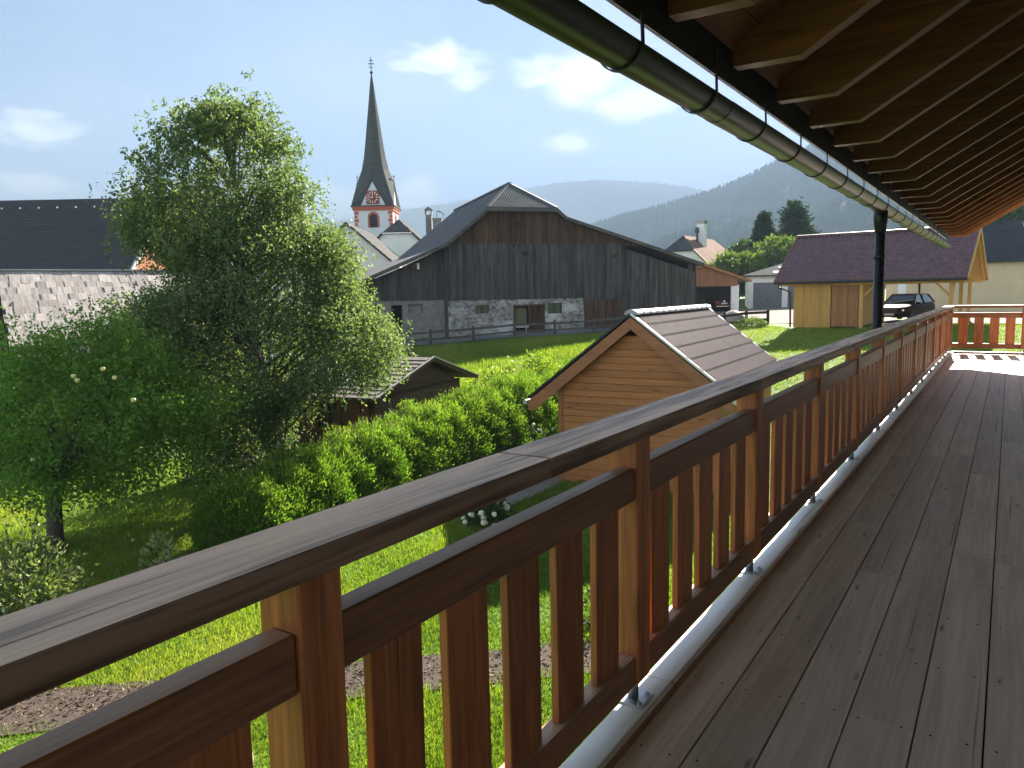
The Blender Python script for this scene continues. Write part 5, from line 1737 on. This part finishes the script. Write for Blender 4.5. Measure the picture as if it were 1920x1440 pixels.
for (ax_, ay_, lb) in ((160, 1040, 'pale windfall apple lying nearest the apple tree trunk'), (250, 1013, 'pale windfall apple in the shaded grass towards the hedge'), (70, 985, 'pale windfall apple in the sunny grass left of the trunk')):
    d_ = ray(ax_, ay_)
    p_ = np.array([0, 0, EYE]) + d_ * ((-3.0 + .035 - EYE) / d_[2])
    tag(link('fallen_apple', am, None, tuple(p_)), lb, 'apple', 'windfall apples')



# ---- shrubs ----
def bush(name, label, l, d, r, h, mat, ncl, per, ls, cat='shrub', flowers=0, fr=.05, stems=True, seed_tone=.45, dz=0.0):
    b_ = gld(l, d, dz)
    t_ = thing(name, label, cat, b_)
    q = unit(rng.normal(size=(ncl, 3)))
    q[:, 2] = np.abs(q[:, 2])
    rr2 = rng.uniform(.35, 1, (ncl, 1)) ** .5
    c = q * rr2 * np.array([r, r, h])
    P = np.repeat(c, per, 0) + rng.normal(0, r * .09, (ncl * per, 3))
    n = len(P)
    P[:, 2] = np.maximum(P[:, 2], .02)
    tone = np.repeat(rng.normal(seed_tone, .2, ncl), per) + rng.normal(0, .16, n)
    leaf_mesh('foliage', P, np.repeat(q, per, 0) + rng.normal(0, .6, (n, 3)), rng.uniform(.7, 1.25, n) * ls, rng.uniform(.35, .55, n) * ls, mat, t_, tone, .15)
    if stems:
        st = MB()
        for k_ in range(8):
            i = rng.integers(ncl)
            st.tube([(0, 0, 0), c[i] * .5 + (0, 0, .05), c[i]], [.018, .012, .005], 5, False)
        st.build('stem', M['bark'], t_)
    if flowers:
        fm = MB()
        fm.lathe([(fr * .3, -fr * .8), (fr * .85, -fr * .45), (fr, 0), (fr * .8, fr * .55), (fr * .25, fr * .95)], 8)
        fme = fm.mesh('flower_head', M['flower'], True)
        for k_ in range(flowers):
            i = rng.integers(ncl)
            link('flower_head', fme, t_, tuple(q[i] * np.array([r, r, h]) * rng.uniform(.92, 1.08)), (rng.uniform(-.5, .5), rng.uniform(-.5, .5), 0), (rng.uniform(.7, 1.2),) * 3)
    return t_


bush('variegated_shrub', 'pale leaved variegated shrub at the left edge below the apple tree', -6.95, 10.4, .85, 1.45, M['shrubleaf'], 150, 26, .085)
bush('variegated_shrub', 'small upright white leaved plant at the near end of the hedge', -5.75, 12.1, .36, .95, M['shrubleaf'], 45, 14, .10, seed_tone=.7)
bush('low_shrub', 'low pale shrub peeping over the handrail beside the apple tree shade', -5.75, 9.6, .45, .55, M['shrubleaf'], 45, 14, .08, seed_tone=.6)
bush('hydrangea', 'cream flowering hydrangea beside the grey path by the lawn', -.55, 15.4, .5, .62, M['greenleaf'], 60, 22, .10, 'shrub', 46, .065)
bush('hydrangea', 'pale flowering bush between hedge end and larch shed', .75, 20.0, .55, 1.3, M['greenleaf'], 60, 20, .10, 'shrub', 12, .05)
bush('small_shrub', 'small bright green shrub under the balcony railing', 1.05, 10.3, .32, .6, M['paleleaf'], 40, 16, .06)
bush('elder_bush', 'dark green bush under the birch beside the cabin', -6.9, 19.4, 1.5, 2.7, M['darkleaf'], 220, 40, .10)
bush('meadow_bush', 'rough weedy bush on the meadow edge behind the larch shed', 1.0, 31.0, 1.5, 1.5, M['meadow'], 120, 30, .14, seed_tone=.35)
bush('meadow_bush', 'tall weeds behind the hedge right of the cabin', -.6, 30.5, 1.6, 1.1, M['meadow'], 100, 30, .14, seed_tone=.5)
bush('verge_bush', 'low shrub along the dark fence beside the yellow carport', 13.2, 42.2, .9, .55, M['paleleaf'], 60, 20, .12)


# ---- trees beyond ----
def far_tree(name, label, px, ytop, D, wpx, mat, ncl, per, ls, group, conifer=False):
    top_ = pix(px, ytop, D)
    gz_ = float(ghw(top_[0], top_[1]))
    base = np.array([top_[0], top_[1], gz_])
    H = top_[2] - gz_
    W = wpx / 2 * D / 1440
    t_ = thing(name, label, 'tree', base, 0, group)
    MB().tube([(0, 0, -.2), (0, 0, H * .5), (0, 0, H * .92)], [H * .028, H * .018, .03], 7).build('trunk', M['bark'], t_, smooth=True)
    if conifer:
        f_ = rng.random(ncl) ** .8
        zc = H * (.12 + .86 * (1 - f_))
        rad = W * (f_ * (1.12 - .25 * f_)) * rng.uniform(.55, 1.05, ncl)
        a = rng.uniform(0, 2 * math.pi, ncl)
        c = np.stack([rad * np.cos(a), rad * np.sin(a), zc - rad * .12], -1)
        tip = np.stack([np.cos(a), np.sin(a), np.full(ncl, .25)], -1)
    else:
        q = unit(rng.normal(size=(ncl, 3)))
        rr2 = rng.uniform(.3, 1, (ncl, 1)) ** .5 * (1 + .18 * np.sin(q[:, :1] * 6 + px) * np.sin(q[:, 2:] * 7))
        c = q * rr2 * np.array([W, W, H * .42]) + np.array([0, 0, H * .58])
        tip = q + np.array([0, 0, .2])
    P = np.repeat(c, per, 0) + rng.normal(0, W * .085, (ncl * per, 3))
    n = len(P)
    tone = np.repeat(rng.normal(.45, .22, ncl), per) + rng.normal(0, .15, n)
    leaf_mesh('crown', P, np.repeat(tip, per, 0) + rng.normal(0, .55, (n, 3)), rng.uniform(.7, 1.3, n) * ls, rng.uniform(.35, .6, n) * ls, mat, t_, tone, .1)
    return t_


g_ = 'trees beyond the yard'
far_tree('conifer_tree', 'narrow dark conifer behind the garages', 1432, 398, 95, 80, M['needle'], 330, 26, .55, g_, True)
far_tree('pine_tree', 'broad dark pine towering right of the narrow conifer', 1492, 385, 100, 150, M['needle'], 330, 30, .6, g_, True)
far_tree('leafy_tree', 'light green tree directly above the open garage roof', 1382, 476, 82, 100, M['paleleaf'], 170, 40, .42, g_)
far_tree('leafy_tree', 'light green tree in front of the dark pine', 1462, 448, 86, 120, M['paleleaf'], 190, 40, .45, g_)
far_tree('leafy_tree', 'small rounded grey green tree between chimney house and conifer', 1398, 449, 120, 70, M['greenleaf'], 130, 36, .5, g_)
far_tree('leafy_tree', 'dark tall tree above the cream building roof', 1862, 372, 92, 120, M['darkleaf'], 240, 40, .55, g_)
far_tree('leafy_tree', 'dark tree at the right edge behind the white walled house', 1925, 352, 88, 130, M['darkleaf'], 240, 40, .55, g_)
far_tree('leafy_tree', 'dark tree half hidden by the end of the balcony roof', 1800, 398, 98, 120, M['darkleaf'], 180, 40, .55, g_)
# ------------------------------------------------------------------ fences, cars and small things
def rail_fence(name, label, pts, mat, post_h, step, rails, rw, pr):
    b0 = gld(*pts[0])
    f_ = thing(name, label, 'fence', b0)
    l0, d0 = pts[0]
    l1, d1 = pts[1]
    L_ = math.hypot(l1 - l0, d1 - d0)
    n = max(1, round(L_ / step))
    P = [gld(l0 + (l1 - l0) * k / n, d0 + (d1 - d0) * k / n) - b0 for k in range(n + 1)]
    for p_ in P:
        MB().box(p_[0] - pr, p_[0] + pr, p_[1] - pr, p_[1] + pr, p_[2] - .2, p_[2] + post_h + random.uniform(-.03, .03)).build('post', mat, f_)
    off = unit(np.array(LD(-(d1 - d0), l1 - l0, 0.0))) * (pr + .03)
    for a, b in zip(P[:-1], P[1:]):
        for h in rails:
            MB().beam(a - off + (0, 0, h + random.uniform(-.02, .02)), b - off + (0, 0, h + random.uniform(-.02, .02)), .05, rw).build('fence_rail', mat, f_)
    return f_


rail_fence('road_fence', 'weathered grey two rail fence along the road before the old barn', [(-9.6, 43.2), (7.6, 48.5)], M['fencegrey'], 1.0, 2.5, (.42, .82), .13, .06)
rail_fence('yard_fence', 'dark two rail fence between the lawn and the yard', [(10.6, 42.6), (14.5, 43.4)], M['darkfence'], .92, 1.55, (.33, .75), .15, .065)

bo = gld(12.9, 44.6)
st = MB()
stv = []
for i in range(7):
    for j in range(12):
        f_, a = i / 6, 2 * math.pi * j / 12
        r_ = math.sin(math.pi * (.15 + .8 * f_)) * .72 * (1 + .12 * math.sin(3 * a + i))
        stv.append((r_ * math.cos(a) * 1.15, r_ * math.sin(a), f_ * .95 - .05))
st.add(stv, [(i * 12 + j, i * 12 + (j + 1) % 12, (i + 1) * 12 + (j + 1) % 12, (i + 1) * 12 + j) for i in range(6) for j in range(12)] + [tuple(72 + j for j in range(12))])
tag(st.build('boulder', M['stone'], None, tuple(bo), smooth=True), 'rounded pale boulder behind the dark yard fence', 'boulder')

rs = pix(1570, 606, 39.4)
st = MB()
for (x, y, r_) in ((0, 0, .3), (.35, .05, .22), (-.32, .02, .2), (.62, 0, .16)):
    st.lathe([(r_, -.1), (r_ * 1.0, .12), (r_ * .7, .3 * r_ / .22), (r_ * .2, .36 * r_ / .22)], 9, (x, y, 0))
tag(st.build('dark_stones', M['darkroof'], None, (rs[0], rs[1], -.42), smooth=True), 'dark stones lying at the foot of the yellow carport wall', 'stones')

dc = gld(-3.0, 7.15, .03)
dr_ = thing('drain_cover', 'round textured concrete drain cover in the lawn beside the mulch bed', 'drain cover', dc)
MB().lathe([(.34, -.03), (.34, .03), (.31, .04), (.29, .03)], 24).build('rim', M['concrete'], dr_)
gr = MB()
for i in range(-4, 5):
    for j in range(-4, 5):
        if i * i + j * j < 18:
            gr.box(i * .062 - .022, i * .062 + .022, j * .062 - .022, j * .062 + .022, .03, .042)
gr.build('stud', M['concrete'], dr_)


def car(name, label, loc, rz, paint, rear=False):
    """nose at +x; parts: body, roof, glass, wheels, lamps, grille, plate"""
    c = thing(name, label, 'car', loc, rz)
    sec = [(-2.30, .42, .78, .62), (-2.22, .30, .95, .80), (-1.9, .24, 1.0, .88), (-1.2, .22, 1.0, .90), (0, .22, .97, .91), (.9, .22, .95, .90), (1.2, .23, .92, .89), (1.8, .24, .84, .85), (2.15, .28, .74, .76), (2.28, .36, .64, .58)]
    b_ = MB()
    n = 12
    for (x, z0, z1, hw_) in sec:
        for (fy, fz) in ((-.9, 0), (-1, .25), (-1, .6), (-.97, .85), (-.86, .97), (-.4, 1.0), (.4, 1.0), (.86, .97), (.97, .85), (1, .6), (1, .25), (.9, 0)):
            b_.v.append((x, fy * hw_, z0 + (z1 - z0) * fz))
    for i in range(len(sec) - 1):
        b_.f += [(i * n + k, i * n + (k + 1) % n, (i + 1) * n + (k + 1) % n, (i + 1) * n + k) for k in range(n)]
    b_.f += [tuple(range(n)), tuple((len(sec) - 1) * n + k for k in range(n))]
    b_.build('body', paint, c, smooth=True)
    gl = MB()
    low_ = [(-2.0, .80), (1.05, .80)]
    gv = [(-2.05, -.80, .98), (1.1, -.80, .93), (1.1, .80, .93), (-2.05, .80, .98), (-1.55, -.60, 1.42), (.25, -.60, 1.44), (.25, .60, 1.44), (-1.55, .60, 1.42)]
    gl.add(gv, [(0, 1, 5, 4), (1, 2, 6, 5), (2, 3, 7, 6), (3, 0, 4, 7), (4, 5, 6, 7), (0, 3, 2, 1)])
    gl.build('glass', M['carglass'], c, bevel=.02)
    rf = MB()
    rf.slab([(-1.62, -.62, 1.425), (.3, -.62, 1.445), (.3, .62, 1.445), (-1.62, .62, 1.425)], (0, 0, .035))
    rf.build('roof_panel', paint, c, bevel=.012)
    for s_ in (-1, 1):
        for (p_, q_) in (((1.1, .81, .93), (.25, .61, 1.45)), ((-.45, .82, .95), (-.45, .615, 1.45)), ((-2.05, .81, .98), (-1.55, .61, 1.43))):
            MB().beam((p_[0], s_ * p_[1], p_[2]), (q_[0], s_ * q_[1], q_[2]), .07, .05).build('pillar', paint, c)
        MB().obox((.95, s_ * .98, .98), (.06, 0, 0), (0, .1, 0), (0, 0, .07)).build('mirror', paint, c, bevel=.02)
        MB().obox((2.16, s_ * .55, .62), (.07, s_ * -.03, 0), (.02, .17, 0), (0, 0, .065)).build('headlight', M['chrome'], c, bevel=.02)
        MB().obox((-2.27, s_ * .58, .74), (.04, s_ * .02, 0), (0, .16, 0), (0, 0, .08)).build('tail_lamp', M['redlight'], c, bevel=.015)
        for x in (-1.38, 1.38):
            w_ = MB().lathe([(.20, -.1), (.31, -.1), (.325, -.06), (.325, .06), (.31, .1), (.20, .1)], 20).build('tyre', M['rubber'], c, (x, s_ * .80, .325), (R(90), 0, 0), smooth=False)
            MB().lathe([(.205, -.07), (.205, .07), (.06, .085)], 10).build('rim', M['chrome'], w_)
    MB().obox((2.285, 0, .56), (.02, 0, 0), (0, .42, 0), (0, 0, .12)).build('grille', M['dark'], c, bevel=.01)
    g2 = MB()
    for k in range(4):
        g2.obox((2.31, 0, .47 + k * .06), (.008, 0, 0), (0, .4, 0), (0, 0, .008))
    g2.build('grille_bar', M['chrome'], c)
    MB().obox((2.33, 0, .40), (.01, 0, 0), (0, .26, 0), (0, 0, .055)).build('number_plate', M['plate'], c)
    MB().obox((-2.33, 0, .66), (.01, 0, 0), (0, .26, 0), (0, 0, .055)).build('number_plate', M['plate'], c)
    MB().obox((-2.32, 0, .42), (.02, 0, 0), (0, .7, 0), (0, 0, .02)).build('bumper_trim', M['chrome'], c)
    MB().lathe([(.07, 0), (.07, .012), (.05, .012)], 14).build('badge', M['chrome'], c, (-2.30, 0, .85), (0, R(-90), 0))
    return c


p_ = pix(1697, 600, 43)
car('parked_car', 'dark red brown estate car parked under the carport', (p_[0], p_[1], float(ghw(p_[0], p_[1])) + .05), R(-104), M['carbrown'])
p_ = pix(1350, 578, 70.0)
car('parked_car', 'black car seen from behind inside the open garage', (p_[0], p_[1], float(ghw(p_[0], p_[1])) + .08), AZ + R(84), M['carpaint'])
# ------------------------------------------------------------------ air
hz = MB().box(-4700, 4700, -3000, 4700, -12, 480).build('haze', None)
hm = bpy.data.materials.new('haze_air')
hm.use_nodes = True
t = hm.node_tree
t.nodes.clear()
pv = t.nodes.new('ShaderNodeVolumePrincipled')
pv.inputs['Color'].default_value = (.42, .50, .63, 1)
pv.inputs['Density'].default_value = 7.4e-4
pv.inputs['Anisotropy'].default_value = -.55
ov = t.nodes.new('ShaderNodeOutputMaterial')
pv.inputs['Density Attribute'].default_value = ''
pv.inputs['Color Attribute'].default_value = ''
pv.inputs['Temperature Attribute'].default_value = ''
hm.cycles.homogeneous_volume = True
t.links.new(pv.outputs[0], ov.inputs['Volume'])
hz.data.materials.append(hm)
tag(hz, kind='stuff')
